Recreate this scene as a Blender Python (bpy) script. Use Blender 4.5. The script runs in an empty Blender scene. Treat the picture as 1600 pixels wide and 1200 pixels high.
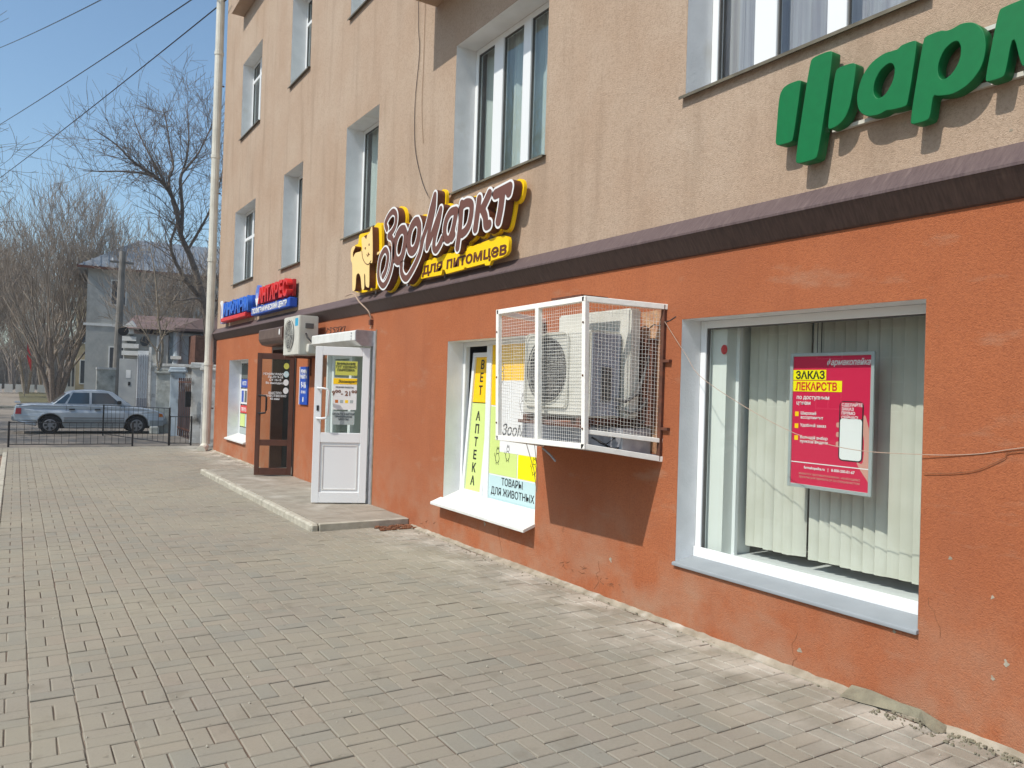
import bpy, bmesh, math, random
import numpy as np
from mathutils import Vector, Matrix
random.seed(7)
R = math.radians
S = bpy.context.scene
COL = S.collection
XW = 4.066                      # street face of the shop wall; y runs along it, z is up

# ------------------------------------------------------------------ camera
YAW, PITCH, ROLL, H = 0.56160, 0.00890, 0.03076, 1.654
cam = bpy.data.cameras.new('camera'); cam.lens = 27.72; cam.sensor_width = 36; cam.clip_end = 900; cam.clip_start = .05
cob = bpy.data.objects.new('camera', cam); COL.objects.link(cob)
fw = Vector((math.sin(YAW)*math.cos(PITCH), math.cos(YAW)*math.cos(PITCH), math.sin(PITCH)))
rt = Vector((math.cos(YAW), -math.sin(YAW), 0)); up = rt.cross(fw)
r2 = rt*math.cos(ROLL)+up*math.sin(ROLL); u2 = -rt*math.sin(ROLL)+up*math.cos(ROLL)
mw = Matrix.Identity(4)
for i in range(3): mw[i][0] = r2[i]; mw[i][1] = u2[i]; mw[i][2] = -fw[i]
mw[2][3] = H
cob.matrix_world = mw
S.camera = cob

# ------------------------------------------------------------------ light
SUN = Vector((-.635, -.045, .771)).normalized()      # towards the sun
el = math.asin(SUN.z); az = math.atan2(SUN.x, SUN.y)
w = bpy.data.worlds.new('World'); S.world = w; w.use_nodes = True
wn = w.node_tree; sk = wn.nodes.new('ShaderNodeTexSky'); sk.sky_type = 'NISHITA'; sk.sun_disc = False
sk.sun_elevation = el; sk.sun_rotation = az; sk.air_density = 1.0; sk.dust_density = 1.3; sk.ozone_density = .9; sk.altitude = 100
tn = wn.nodes.new('ShaderNodeMix'); tn.data_type = 'RGBA'; tn.blend_type = 'MULTIPLY'; tn.inputs[0].default_value = 1; tn.inputs[7].default_value = (.93, 1.06, 1.07, 1); wn.links.new(sk.outputs[0], tn.inputs[6])
bg = wn.nodes['Background']; bg.inputs[1].default_value = .15
wn.links.new(tn.outputs[2], bg.inputs[0])
sl = bpy.data.lights.new('sun', 'SUN'); sl.energy = 3.8; sl.angle = R(.5); sl.color = (1, .95, .87)
so = bpy.data.objects.new('sun', sl); COL.objects.link(so)
so.rotation_euler = SUN.to_track_quat('Z', 'Y').to_euler(); so.location = (-10, 0, 20)
S.view_settings.view_transform = 'Standard'; S.view_settings.look = 'None'
S.view_settings.exposure = .07; S.view_settings.gamma = 1; S.view_settings.use_curve_mapping = False

# ------------------------------------------------------------------ materials
def lin(r, g, b, k=1.0):
    f = lambda c: ((c/255+.055)/1.055)**2.4 if c > 10 else c/255/12.92
    return (f(r)*k, f(g)*k, f(b)*k, 1)
MATS = {}
def mat(name, c1, c2=None, scale=8, rough=.8, bump=0, bscale=80, metal=0, detail=4, stretch=(1, 1, 1), c3=None, s3=1.5, lo=.35, hi=.65, t3=(.55, .75), spec=.4):
    if name in MATS: return MATS[name]
    m = bpy.data.materials.new(name); m.use_nodes = True; n = m.node_tree; b = n.nodes['Principled BSDF']
    b.inputs['Roughness'].default_value = rough; b.inputs['Metallic'].default_value = metal; b.inputs['Specular IOR Level'].default_value = spec
    b.inputs['Base Color'].default_value = c1
    g = n.nodes.new('ShaderNodeNewGeometry'); mp = n.nodes.new('ShaderNodeMapping'); mp.inputs['Scale'].default_value = stretch
    n.links.new(g.outputs['Position'], mp.inputs[0])
    out = None
    def nz(sc, det, vec):
        t = n.nodes.new('ShaderNodeTexNoise'); t.inputs['Scale'].default_value = sc; t.inputs['Detail'].default_value = det
        n.links.new(vec, t.inputs['Vector']); return t
    def ramp(f, a, bb):
        r = n.nodes.new('ShaderNodeMapRange'); r.inputs[1].default_value = a; r.inputs[2].default_value = bb
        n.links.new(f, r.inputs[0]); return r.outputs[0]
    def mix(f, a, bb):
        x = n.nodes.new('ShaderNodeMix'); x.data_type = 'RGBA'; n.links.new(f, x.inputs[0])
        for v, i in ((a, 6), (bb, 7)):
            if isinstance(v, tuple): x.inputs[i].default_value = v
            else: n.links.new(v, x.inputs[i])
        return x.outputs[2]
    if c2:
        out = mix(ramp(nz(scale, detail, mp.outputs[0]).outputs[0], lo, hi), c1, c2)
    if c3:
        out = mix(ramp(nz(s3, 5, mp.outputs[0]).outputs[0], *t3), out or c1, c3)
    if out: n.links.new(out, b.inputs['Base Color'])
    if bump:
        bt = n.nodes.new('ShaderNodeBump'); bt.inputs['Distance'].default_value = bump; bt.inputs['Strength'].default_value = 1
        n.links.new(nz(bscale, 3, g.outputs['Position']).outputs[0], bt.inputs['Height']); n.links.new(bt.outputs[0], b.inputs['Normal'])
    MATS[name] = m
    m['mix'] = 1
    return m
def glass(name, tint=(.9, .95, .93, 1), ior=1.6, rough=.008):
    m = bpy.data.materials.new(name); m.use_nodes = True; n = m.node_tree; n.nodes.remove(n.nodes['Principled BSDF'])
    t = n.nodes.new('ShaderNodeBsdfTransparent'); t.inputs[0].default_value = tint
    g = n.nodes.new('ShaderNodeBsdfGlossy'); g.inputs['Roughness'].default_value = rough
    f = n.nodes.new('ShaderNodeFresnel'); f.inputs[0].default_value = ior
    gm = n.nodes.new('ShaderNodeNewGeometry'); iv = n.nodes.new('ShaderNodeMath'); iv.operation = 'SUBTRACT'; iv.inputs[0].default_value = 1; n.links.new(gm.outputs['Backfacing'], iv.inputs[1])
    ml = n.nodes.new('ShaderNodeMath'); ml.operation = 'MULTIPLY'; n.links.new(f.outputs[0], ml.inputs[0]); n.links.new(iv.outputs[0], ml.inputs[1])
    x = n.nodes.new('ShaderNodeMixShader'); n.links.new(ml.outputs[0], x.inputs[0]); n.links.new(t.outputs[0], x.inputs[1]); n.links.new(g.outputs[0], x.inputs[2])
    n.links.new(x.outputs[0], n.nodes['Material Output'].inputs[0]); MATS[name] = m
    return m

def stucco(name, ca, cb, cc, grain, streak=.25, dust=None):
    """plaster: fine grain, broad patches, faint vertical rain streaks, dusty foot"""
    m = bpy.data.materials.new(name); m.use_nodes = True; n = m.node_tree; b = n.nodes['Principled BSDF']; L = n.links.new
    b.inputs['Roughness'].default_value = .92; b.inputs['Specular IOR Level'].default_value = .15
    g = n.nodes.new('ShaderNodeNewGeometry')
    def noise(sc, det, stretch=(1, 1, 1), rgh=.6):
        mp = n.nodes.new('ShaderNodeMapping'); mp.inputs['Scale'].default_value = stretch; L(g.outputs['Position'], mp.inputs[0])
        t = n.nodes.new('ShaderNodeTexNoise'); t.inputs['Scale'].default_value = sc; t.inputs['Detail'].default_value = det; t.inputs['Roughness'].default_value = rgh
        L(mp.outputs[0], t.inputs['Vector']); return t.outputs[0]
    def rng(f, a, bb, c=0, d=1):
        r = n.nodes.new('ShaderNodeMapRange'); r.inputs[1].default_value = a; r.inputs[2].default_value = bb; r.inputs[3].default_value = c; r.inputs[4].default_value = d; L(f, r.inputs[0]); return r.outputs[0]
    def mix(f, a, bb, bt='MIX'):
        x = n.nodes.new('ShaderNodeMix'); x.data_type = 'RGBA'; x.blend_type = bt
        if isinstance(f, float): x.inputs[0].default_value = f
        else: L(f, x.inputs[0])
        for v, i in ((a, 6), (bb, 7)):
            if isinstance(v, tuple): x.inputs[i].default_value = v
            else: L(v, x.inputs[i])
        return x.outputs[2]
    c = mix(rng(noise(.9, 4), .35, .65), ca, cb)
    c = mix(rng(noise(2.2, 6, (1, 1.6, .18)), .52, .78, 0, streak), c, cc)
    c = mix(rng(noise(grain*.45, 2, rgh=.8), .45, .70, 0, .5), c, cc)
    if dust:
        sep = n.nodes.new('ShaderNodeSeparateXYZ'); L(g.outputs['Position'], sep.inputs[0])
        h = rng(sep.outputs[2], .0, .95, 1, 0)
        d = rng(noise(2.6, 6), .38, .68)
        ml = n.nodes.new('ShaderNodeMath'); ml.operation = 'MULTIPLY'; L(h, ml.inputs[0]); L(d, ml.inputs[1])
        c = mix(rng(ml.outputs[0], 0, 1, 0, .85), c, dust)
        c = mix(rng(noise(3.1, 5, (1, .6, 1.8)), .60, .74, 0, .5), c, dust)
        c = mix(rng(noise(.55, 3), .45, .62, 0, .35), c, lin(168, 104, 76, .86))
    L(c, b.inputs['Base Color'])
    bt = n.nodes.new('ShaderNodeBump'); bt.inputs['Distance'].default_value = .009; bt.inputs['Strength'].default_value = .9
    L(noise(grain, 3, rgh=.7), bt.inputs['Height']); 
    b2 = n.nodes.new('ShaderNodeBump'); b2.inputs['Distance'].default_value = .02; b2.inputs['Strength'].default_value = .35
    L(noise(3.5, 2), b2.inputs['Height']); L(bt.outputs[0], b2.inputs['Normal']); L(b2.outputs[0], b.inputs['Normal'])
    MATS[name] = m; return m

orange = stucco('orange_stucco', lin(192, 118, 80, .9), lin(183, 108, 71, .9), lin(150, 85, 60, .88), 130, .3, lin(188, 150, 124, .86))
beige = stucco('beige_stucco', lin(197, 175, 154, .92), lin(190, 164, 141, .91), lin(156, 133, 112, .88), 120, .55)
M = dict(
 white=mat('white_paint', lin(236, 236, 232, .92), lin(226, 226, 220, .9), 6, .45, spec=.4),
 pvc=mat('white_pvc', lin(240, 242, 242, .9), rough=.35),
 reveal=mat('whitewashed_reveal', lin(240, 240, 240, .92), lin(230, 230, 230, .92), 5, .85, .002, 60, c3=lin(206, 202, 194), s3=3, t3=(.62,.85)),
 sillmetal=mat('sill_metal', lin(112, 105, 88), lin(92, 86, 72), 9, .55),
 greysill=mat('grey_sill', lin(158, 164, 168, .85), lin(152, 158, 162, .85), 6, .8, .0006, 60),
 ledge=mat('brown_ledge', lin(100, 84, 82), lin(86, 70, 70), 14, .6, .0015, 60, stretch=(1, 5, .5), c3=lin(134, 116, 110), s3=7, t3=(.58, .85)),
 ledge_shade=mat('brown_ledge_shaded', lin(84, 68, 62), lin(68, 54, 50), 14, .6, .0015, 60, stretch=(1, 5, .5), c3=lin(112, 94, 84), s3=7, t3=(.6, .9)),
 mortar=mat('edge_mortar', lin(178, 168, 150, .9), lin(150, 140, 122, .9), 9, .95, .006, 40, c3=lin(206, 200, 188, .9), s3=4),
 joint=mat('joint_sand', lin(136, 114, 98, .75), lin(104, 88, 76, .75), 6, 1, .004, 120, c3=lin(186, 176, 158, .85), s3=1.6, t3=(.48,.66)),
 kerb=mat('kerb_concrete', lin(196, 190, 174, .9), lin(176, 170, 154, .9), 10, .9, .003, 70, c3=lin(140, 134, 120), s3=6),
 slab=mat('step_concrete', lin(166, 158, 144, .9), lin(146, 138, 124, .9), 5, .9, .003, 90, c3=lin(190, 184, 172, .9), s3=2.5),
 soil=mat('dry_soil', lin(136, 108, 92), lin(104, 84, 72), 5, 1, .03, 20, c3=lin(160, 140, 120), s3=9),
 asphalt=mat('dusty_asphalt', lin(160, 148, 134, .85), lin(140, 130, 118, .85), 1.2, .95, .004, 70, c3=lin(118, 110, 100, .9), s3=.5),
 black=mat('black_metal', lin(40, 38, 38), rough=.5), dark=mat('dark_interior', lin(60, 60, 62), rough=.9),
 brownpl=mat('brown_plastic', lin(92, 58, 44), lin(80, 48, 36), 6, .4), brownbox=mat('brown_shutter', lin(104, 84, 74), lin(92, 72, 64), 6, .45),
 zbrown=mat('sign_brown_face', lin(116, 76, 64,.9), rough=.45), zside=mat('sign_brown_side', lin(98, 54, 34), rough=.5),
 yellow=mat('sign_yellow', lin(252, 206, 12), rough=.45), cream=mat('cat_cream', lin(252, 218, 148, .95), rough=.5),
 green=mat('sign_green', lin(4, 114, 60, .92), lin(4, 109, 57, .92), 20, .5, spec=.35), blue=mat('sign_blue', lin(22, 74, 176), rough=.4), red=mat('sign_red', lin(216, 44, 44), rough=.4),
 acw=mat('ac_casing', lin(216, 214, 204, .9), lin(204, 202, 190, .9), 5, .5), acd=mat('ac_grille', lin(92, 90, 88), rough=.6), acb=mat('ac_grey_side', lin(176, 180, 190, .8), lin(160, 164, 174, .8), 4, .5),
 mesh=mat('painted_wire', lin(252, 250, 242, .95), lin(244, 240, 232,.95), 20, .5), rust=mat('rusty_metal', lin(110, 66, 48), lin(84, 54, 42), 20, .8),
 plaster=mat('bare_plaster', lin(204, 166, 130, .85), lin(186, 132, 98, .85), 14, .95, .006, 50), galv=mat('galvanised', lin(190, 190, 194, .8), lin(170, 170, 176, .8), 14, .45, metal=.25),
 yprint=mat('print_yellow', lin(254, 200, 0), rough=.35), bright=mat('print_bright_yellow', lin(255, 240, 10, .95), rough=.35), lime=mat('print_lime', lin(214, 232, 140, .92), rough=.35), sky=mat('print_pale_blue', lin(196, 224, 226, .92), rough=.35),
 ink=mat('print_ink', lin(34, 34, 38), rough=.5), brownink=mat('brown_ink', lin(120, 66, 22), rough=.5), paper=mat('paper', lin(240, 240, 238, .9), rough=.6),
 crimson=mat('poster_crimson', lin(206, 34, 74), rough=.4), crimson2=mat('poster_dark_crimson', lin(196, 26, 66), rough=.4), alu=mat('aluminium', lin(196, 204, 204, .85), rough=.4, metal=.35), skin=mat('printed_skin', lin(206, 150, 136), rough=.5),
 pnote=mat('notice_lime', lin(206, 206, 92, .9), rough=.5), gnote=mat('notice_grey', lin(176, 186, 184, .9), rough=.5),
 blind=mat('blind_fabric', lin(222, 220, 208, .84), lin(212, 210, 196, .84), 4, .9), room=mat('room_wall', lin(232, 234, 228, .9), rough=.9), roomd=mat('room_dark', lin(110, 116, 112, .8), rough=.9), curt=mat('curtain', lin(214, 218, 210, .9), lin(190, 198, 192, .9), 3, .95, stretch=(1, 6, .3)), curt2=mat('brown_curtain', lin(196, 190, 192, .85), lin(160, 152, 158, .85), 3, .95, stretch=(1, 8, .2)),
 pipe=mat('cream_pipe', lin(228, 224, 210, .9), lin(208, 204, 190, .9), 3, .5), cable=mat('cable', lin(70, 64, 60), rough=.7), cable2=mat('pale_cable', lin(176, 152, 134), rough=.7),
 carp=mat('silver_blue_paint', lin(192, 200, 208, .9), rough=.28, metal=.15, spec=.6), carl=mat('sill_silver_paint', lin(158, 164, 166, .85), lin(148, 152, 154, .85), 8, .42, metal=.1), carg=mat('car_glass', lin(58, 76, 90), rough=.06, spec=.9), tyre=mat('tyre', lin(44, 42, 42), rough=.9), hub=mat('hub_cap', lin(132, 132, 134), rough=.45, metal=.3), amber=mat('amber_lamp', lin(196, 110, 40), rough=.3), tail=mat('tail_red', lin(168, 30, 36), rough=.3),
 bark=mat('dark_bark', lin(146, 132, 120, .82), lin(112, 102, 94, .82), 10, .95, .01, 30), bark2=mat('pale_bark', lin(170, 156, 138, .85), lin(138, 126, 110, .85), 8, .95, .01, 30), twig=mat('brown_twig', lin(170, 156, 140, .88), lin(142, 128, 114, .88), 2, .95), wash=mat('whitewash', lin(226, 224, 218, .9), lin(196, 192, 184), 6, .95),
 greywall=mat('pale_grey_wall', lin(190, 190, 184, .88), lin(170, 172, 168, .88), 1.4, .9, .01, 8, c3=lin(144, 144, 138), s3=.7), roofm=mat('roof_metal', lin(166, 172, 178, .8), lin(140, 148, 156, .8), 2, .45, metal=.3), roofb=mat('brown_roof', lin(120, 98, 92), lin(102, 84, 80), 3, .7), ywall=mat('ochre_wall', lin(206, 186, 148, .85), lin(186, 166, 128, .85), 1, .9), wglass=mat('window_dark', lin(72, 74, 78), rough=.15), brick=mat('brown_brick', lin(118, 82, 66), lin(92, 62, 50), 7, .9, .01, 20),
 pillar=mat('weathered_whitewash', lin(232, 232, 228, .9), lin(206, 204, 198, .9), 3, .92, .008, 25, c3=lin(122, 116, 108), s3=2.2, t3=(.54, .66)), pblue=mat('blue_grey_whitewash', lin(206, 218, 226, .9), lin(188, 200, 208, .9), 3, .92, .008, 25, c3=lin(128, 128, 124), s3=2, t3=(.58, .7)), pgrey=mat('grey_block_pillar', lin(204, 204, 196, .9), lin(170, 170, 160, .9), 5, .95, .012, 20, c3=lin(108, 106, 100), s3=3),
 gdoor=mat('grey_gate_sheet', lin(188, 190, 188, .9), lin(176, 178, 178, .9), 3, .6), pole=mat('concrete_pole', lin(150, 146, 140, .85), lin(128, 124, 118, .85), 3, .9), grass=mat('dry_grass', lin(118, 112, 78, .8), lin(92, 88, 62, .8), 3, 1, .05, 5),
 debris=mat('leaf_litter', lin(150, 98, 66), lin(112, 78, 58), 40, 1), opp=mat('opposite_wall', lin(150, 130, 112, .8), lin(130, 112, 98, .8), 1, .9))
G_shop = glass('shop_glass', (.965, .985, .975, 1), 1.65); G_win = glass('window_glass', (.93, .96, .96, 1), 2.0); G_door = glass('door_glass', (.86, .9, .88, 1), 1.5)
def brickmat():
    m = bpy.data.materials.new('paving_concrete'); m.use_nodes = True; n = m.node_tree; b = n.nodes['Principled BSDF']; L = n.links.new
    b.inputs['Roughness'].default_value = .88; b.inputs['Specular IOR Level'].default_value = .3
    g = n.nodes.new('ShaderNodeNewGeometry'); oi = n.nodes.new('ShaderNodeObjectInfo')
    def math_(op, a, bb=None):
        x = n.nodes.new('ShaderNodeMath'); x.operation = op
        for v, i in ((a, 0), (bb, 1)):
            if v is None: continue
            if isinstance(v, (int, float)): x.inputs[i].default_value = v
            else: L(v, x.inputs[i])
        return x.outputs[0]
    rnd = math_('FRACT', math_('ADD', math_('MULTIPLY', g.outputs['Random Per Island'], 1), oi.outputs['Random']))
    def noise(sc, det):
        t = n.nodes.new('ShaderNodeTexNoise'); t.inputs['Scale'].default_value = sc; t.inputs['Detail'].default_value = det; t.inputs['Roughness'].default_value = .6; L(g.outputs['Position'], t.inputs['Vector']); return t.outputs[0]
    def rng(f, a, bb, c=0, d=1):
        r = n.nodes.new('ShaderNodeMapRange'); r.inputs[1].default_value = a; r.inputs[2].default_value = bb; r.inputs[3].default_value = c; r.inputs[4].default_value = d; L(f, r.inputs[0]); return r.outputs[0]
    def mix(f, a, bb):
        x = n.nodes.new('ShaderNodeMix'); x.data_type = 'RGBA'; L(f, x.inputs[0])
        for v, i in ((a, 6), (bb, 7)):
            if isinstance(v, tuple): x.inputs[i].default_value = v
            else: L(v, x.inputs[i])
        return x.outputs[2]
    cr = n.nodes.new('ShaderNodeValToRGB'); e = cr.color_ramp.elements
    e[0].position = 0; e[0].color = lin(157, 150, 136, .82); e[1].position = 1; e[1].color = lin(161, 152, 137, .82)
    for p_, c_ in ((.3, lin(160, 152, 138, .82)), (.62, lin(155, 149, 136, .82)), (.86, lin(150, 147, 136, .82)), (.93, lin(161, 150, 136, .82))):
        q = e.new(p_); q.color = c_
    L(rnd, cr.inputs[0])
    c = mix(rng(noise(1.1, 4), .4, .7, 0, .4), cr.outputs[0], lin(148, 138, 120, .85))
    c = mix(rng(noise(60, 3), .4, .7, 0, .22), c, lin(128, 120, 108, .85))
    c = mix(rng(noise(.45, 5), .42, .60, 0, .45), c, lin(172, 164, 144, .82))
    c = mix(rng(noise(3.2, 5), .58, .72, 0, .5), c, lin(126, 118, 104, .85))
    c = mix(rng(noise(17, 2), .68, .74, 0, .5), c, lin(112, 104, 92, .85))
    sep = n.nodes.new('ShaderNodeSeparateXYZ'); L(g.outputs['Position'], sep.inputs[0])
    near = rng(sep.outputs[0], 3.1, 3.95)
    c = mix(math_('MULTIPLY', near, rng(noise(2.3, 6), .42, .62, 0, .7)), c, lin(214, 206, 192, .88))
    L(c, b.inputs['Base Color'])
    bt = n.nodes.new('ShaderNodeBump'); bt.inputs['Distance'].default_value = .003; bt.inputs['Strength'].default_value = .6; L(noise(140, 3), bt.inputs['Height']); L(bt.outputs[0], b.inputs['Normal'])
    return m
pavm = brickmat()

# ------------------------------------------------------------------ builders
def wloc(o):
    v = Vector((0, 0, 0))
    while o is not None: v += o.location; o = o.parent
    return v
def link(name, me, m, parent=None, world=True):
    o = bpy.data.objects.new(name, me); COL.objects.link(o)
    if m is not None and not me.materials: me.materials.append(m)
    if parent is not None:
        o.parent = parent
        if world: me.transform(Matrix.Translation(-wloc(parent)))
    return o
class MB:
    def __init__(s): s.v = []; s.f = []
    def add(s, vs, fs): k = len(s.v); s.v += [tuple(v) for v in vs]; s.f += [tuple(i+k for i in f) for f in fs]; return s
    def box(s, x0, x1, y0, y1, z0, z1):
        x0, x1 = sorted((x0, x1)); y0, y1 = sorted((y0, y1)); z0, z1 = sorted((z0, z1))
        return s.add([(x, y, z) for x in (x0, x1) for y in (y0, y1) for z in (z0, z1)], [(0, 1, 3, 2), (4, 6, 7, 5), (0, 4, 5, 1), (2, 3, 7, 6), (0, 2, 6, 4), (1, 5, 7, 3)])
    def fbox(s, F, u0, u1, v0, v1, n0, n1):          # box in a frame
        vs = [F(u, v, n) for u in (u0, u1) for v in (v0, v1) for n in (n0, n1)]
        return s.add(vs, [(0, 1, 3, 2), (4, 6, 7, 5), (0, 4, 5, 1), (2, 3, 7, 6), (0, 2, 6, 4), (1, 5, 7, 3)])
    def quad(s, *p): return s.add(p, [tuple(range(len(p)))])
    def tube(s, pts, r, n=6, cap=True):
        pts = [Vector(p) for p in pts]; k = len(s.v); m = len(pts)
        rs = r if isinstance(r, (list, tuple)) else [r]*m
        ref = Vector((0.13, .21, .97))
        for i, p in enumerate(pts):
            d = (pts[min(i+1, m-1)]-pts[max(i-1, 0)]).normalized()
            if abs(d.dot(ref)) > .95: rf = Vector((1, 0, 0))
            else: rf = ref
            a = d.cross(rf).normalized(); b = d.cross(a)
            for j in range(n):
                t = 2*math.pi*(j+.5)/n; s.v.append(tuple(p+(a*math.cos(t)+b*math.sin(t))*rs[i]))
        for i in range(m-1):
            for j in range(n):
                j2 = (j+1) % n; s.f.append((k+i*n+j, k+i*n+j2, k+(i+1)*n+j2, k+(i+1)*n+j))
        if cap: s.f.append(tuple(k+j for j in range(n))[::-1]); s.f.append(tuple(k+(m-1)*n+j for j in range(n)))
        return s
    def prism(s, poly, F, n0, n1):
        k = len(poly); vs = [F(u, v, n0) for u, v in poly]+[F(u, v, n1) for u, v in poly]
        return s.add(vs, [tuple(range(k))[::-1], tuple(range(k, 2*k))]+[(i, (i+1) % k, k+(i+1) % k, k+i) for i in range(k)])
    def build(s, name, m=None, parent=None, bevel=0, smooth=False, world=True, seg=1):
        me = bpy.data.meshes.new(name); me.from_pydata(s.v, [], s.f)
        b = bmesh.new(); b.from_mesh(me)
        bmesh.ops.recalc_face_normals(b, faces=b.faces)
        if bevel: bmesh.ops.bevel(b, geom=b.edges[:], offset=bevel, segments=seg, affect='EDGES', clamp_overlap=True)
        b.to_mesh(me); b.free()
        if smooth: me.polygons.foreach_set('use_smooth', [True]*len(me.polygons))
        return link(name, me, m, parent, world)
def box(name, m, parent, x0, x1, y0, y1, z0, z1, bevel=0): return MB().box(x0, x1, y0, y1, z0, z1).build(name, m, parent, bevel)
def thing(name, label, cat, loc=(0, 0, 0), group=None):
    o = bpy.data.objects.new(name, None); COL.objects.link(o); o.location = loc; o['label'] = label; o['category'] = cat
    o.empty_display_size = .1
    if group: o['group'] = group
    return o
def tag(o, label, cat, group=None):
    o['label'] = label; o['category'] = cat
    if group: o['group'] = group
    return o
def struct(o, kind='structure'): o['kind'] = kind; return o
def frame(o, U, V, N):
    o, U, V, N = map(Vector, (o, U, V, N))
    return lambda u, v, n=0: o+U*u+V*v+N*n
WF = frame((XW, 0, 0), (0, -1, 0), (0, 0, 1), (-1, 0, 0))      # (u, v, n): -y, height, distance out of the wall

def catmull(p, k=5, closed=False):
    P = np.array(p, float); n = len(P); out = []
    rngi = range(n if closed else n-1)
    for i in rngi:
        if closed: a, b, c, d = P[i-1], P[i], P[(i+1) % n], P[(i+2) % n]
        else: a, b, c, d = P[max(i-1, 0)], P[i], P[i+1], P[min(i+2, n-1)]
        for j in range(k):
            t = j/k; out.append(.5*(2*b+(c-a)*t+(2*a-5*b+4*c-d)*t*t+(3*b-a-3*c+d)*t**3))
    if not closed: out.append(P[-1])
    return np.array(out)
def sdf_lines(lines, ws, res, pad):
    allp = np.concatenate(lines); lo = allp.min(0)-pad; hi = allp.max(0)+pad
    nx = int((hi[0]-lo[0])/res)+2; ny = int((hi[1]-lo[1])/res)+2
    X, Y = np.meshgrid(lo[0]+np.arange(nx)*res, lo[1]+np.arange(ny)*res, indexing='ij'); D = np.full(X.shape, 9.)
    for L, wd in zip(lines, ws):
        for a, b in zip(L[:-1], L[1:]):
            e = b-a; q = e@e+1e-12
            t = np.clip(((X-a[0])*e[0]+(Y-a[1])*e[1])/q, 0, 1)
            D = np.minimum(D, np.hypot(X-a[0]-t*e[0], Y-a[1]-t*e[1])-wd)
    return D, lo, res
def contours(D, lo, res, level):
    A = D-level; nx, ny = A.shape; S_ = A < 0
    c = S_[:-1, :-1]*1+S_[1:, :-1]*2+S_[1:, 1:]*4+S_[:-1, 1:]*8
    ids = np.argwhere((c > 0) & (c < 15)); nxt = {}
    T = {1: [(3, 0)], 2: [(0, 1)], 3: [(3, 1)], 4: [(1, 2)], 5: [(3, 2), (1, 0)], 6: [(0, 2)], 7: [(3, 2)], 8: [(2, 3)], 9: [(2, 0)], 10: [(0, 3), (2, 1)], 11: [(2, 1)], 12: [(1, 3)], 13: [(1, 0)], 14: [(0, 3)]}
    def key(i, j, e): return {0: (i, j, 0), 1: (i+1, j, 1), 2: (i, j+1, 0), 3: (i, j, 1)}[e]
    for i, j in ids:
        for a, b in T[int(c[i, j])]: nxt[key(i, j, a)] = key(i, j, b)
    def pos(k):
        i, j, d = k; a = A[i, j]; b = A[i+1, j] if d == 0 else A[i, j+1]; t = a/(a-b) if a != b else .5
        return (lo[0]+(i+(t if d == 0 else 0))*res, lo[1]+(j+(t if d else 0))*res)
    loops = []
    while nxt:
        s0 = next(iter(nxt)); L = [s0]; k = nxt.pop(s0)
        while k != s0 and k in nxt: L.append(k); k = nxt.pop(k)
        if len(L) > 6: loops.append([pos(q) for q in L][::2] if len(L) > 30 else [pos(q) for q in L])
    return loops
def plate(name, loops, n0, n1, m, parent, F=WF, bevel=0):
    cu = bpy.data.curves.new(name, 'CURVE'); cu.dimensions = '2D'; cu.fill_mode = 'BOTH'
    for L in loops:
        sp = cu.splines.new('POLY'); sp.points.add(len(L)-1); sp.use_cyclic_u = True
        sp.points.foreach_set('co', [c for q in L for c in (q[0], q[1], 0, 1)])
    e = (n1-n0)/2; cu.extrude = max(e-bevel, 0); cu.bevel_depth = bevel; cu.bevel_resolution = 1; cu.offset = -bevel
    o = bpy.data.objects.new(name, cu); COL.objects.link(o)
    me = bpy.data.meshes.new_from_object(o.evaluated_get(bpy.context.evaluated_depsgraph_get())); bpy.data.objects.remove(o)
    return fmap(name, me, m, parent, F, 0, 0, (n0+n1)/2)
def fmap(name, me, m, parent, F, u, v, n, sc=(1, 1), shear=0, rot=0):
    co = np.empty(len(me.vertices)*3); me.vertices.foreach_get('co', co); co = co.reshape(-1, 3)
    O = np.array(F(0, 0, 0)); U = np.array(F(1, 0, 0))-O; V = np.array(F(0, 1, 0))-O; N = np.array(F(0, 0, 1))-O
    x = co[:, 0]*sc[0]+co[:, 1]*shear; y = co[:, 1]*sc[1]
    if rot: x, y = x*math.cos(rot)-y*math.sin(rot), x*math.sin(rot)+y*math.cos(rot)
    out = O+np.outer(x+u, U)+np.outer(y+v, V)+np.outer(co[:, 2]+n, N)
    me.vertices.foreach_set('co', out.ravel()); me.materials.clear(); me.update()
    return link(name, me, m, parent)
def text(body, u, v, n, size, m, parent, F=WF, ext=.0012, bold=0, xs=1, shear=0, align='LEFT', name='lettering', spacing=1, line=1, width=None):
    cu = bpy.data.curves.new('t', 'FONT'); cu.body = body; cu.size = size; cu.extrude = ext; cu.offset = bold; cu.align_x = align; cu.space_character = spacing; cu.space_line = line; cu.resolution_u = 3
    o = bpy.data.objects.new('t', cu); COL.objects.link(o)
    me = bpy.data.meshes.new_from_object(o.evaluated_get(bpy.context.evaluated_depsgraph_get())); bpy.data.objects.remove(o)
    if width:
        xsv = [q.co.x for q in me.vertices]; w_ = max(xsv)-min(xsv); xs = width/w_
    return fmap(name, me, m, parent, F, u, v, n, (xs, 1), shear)

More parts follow.
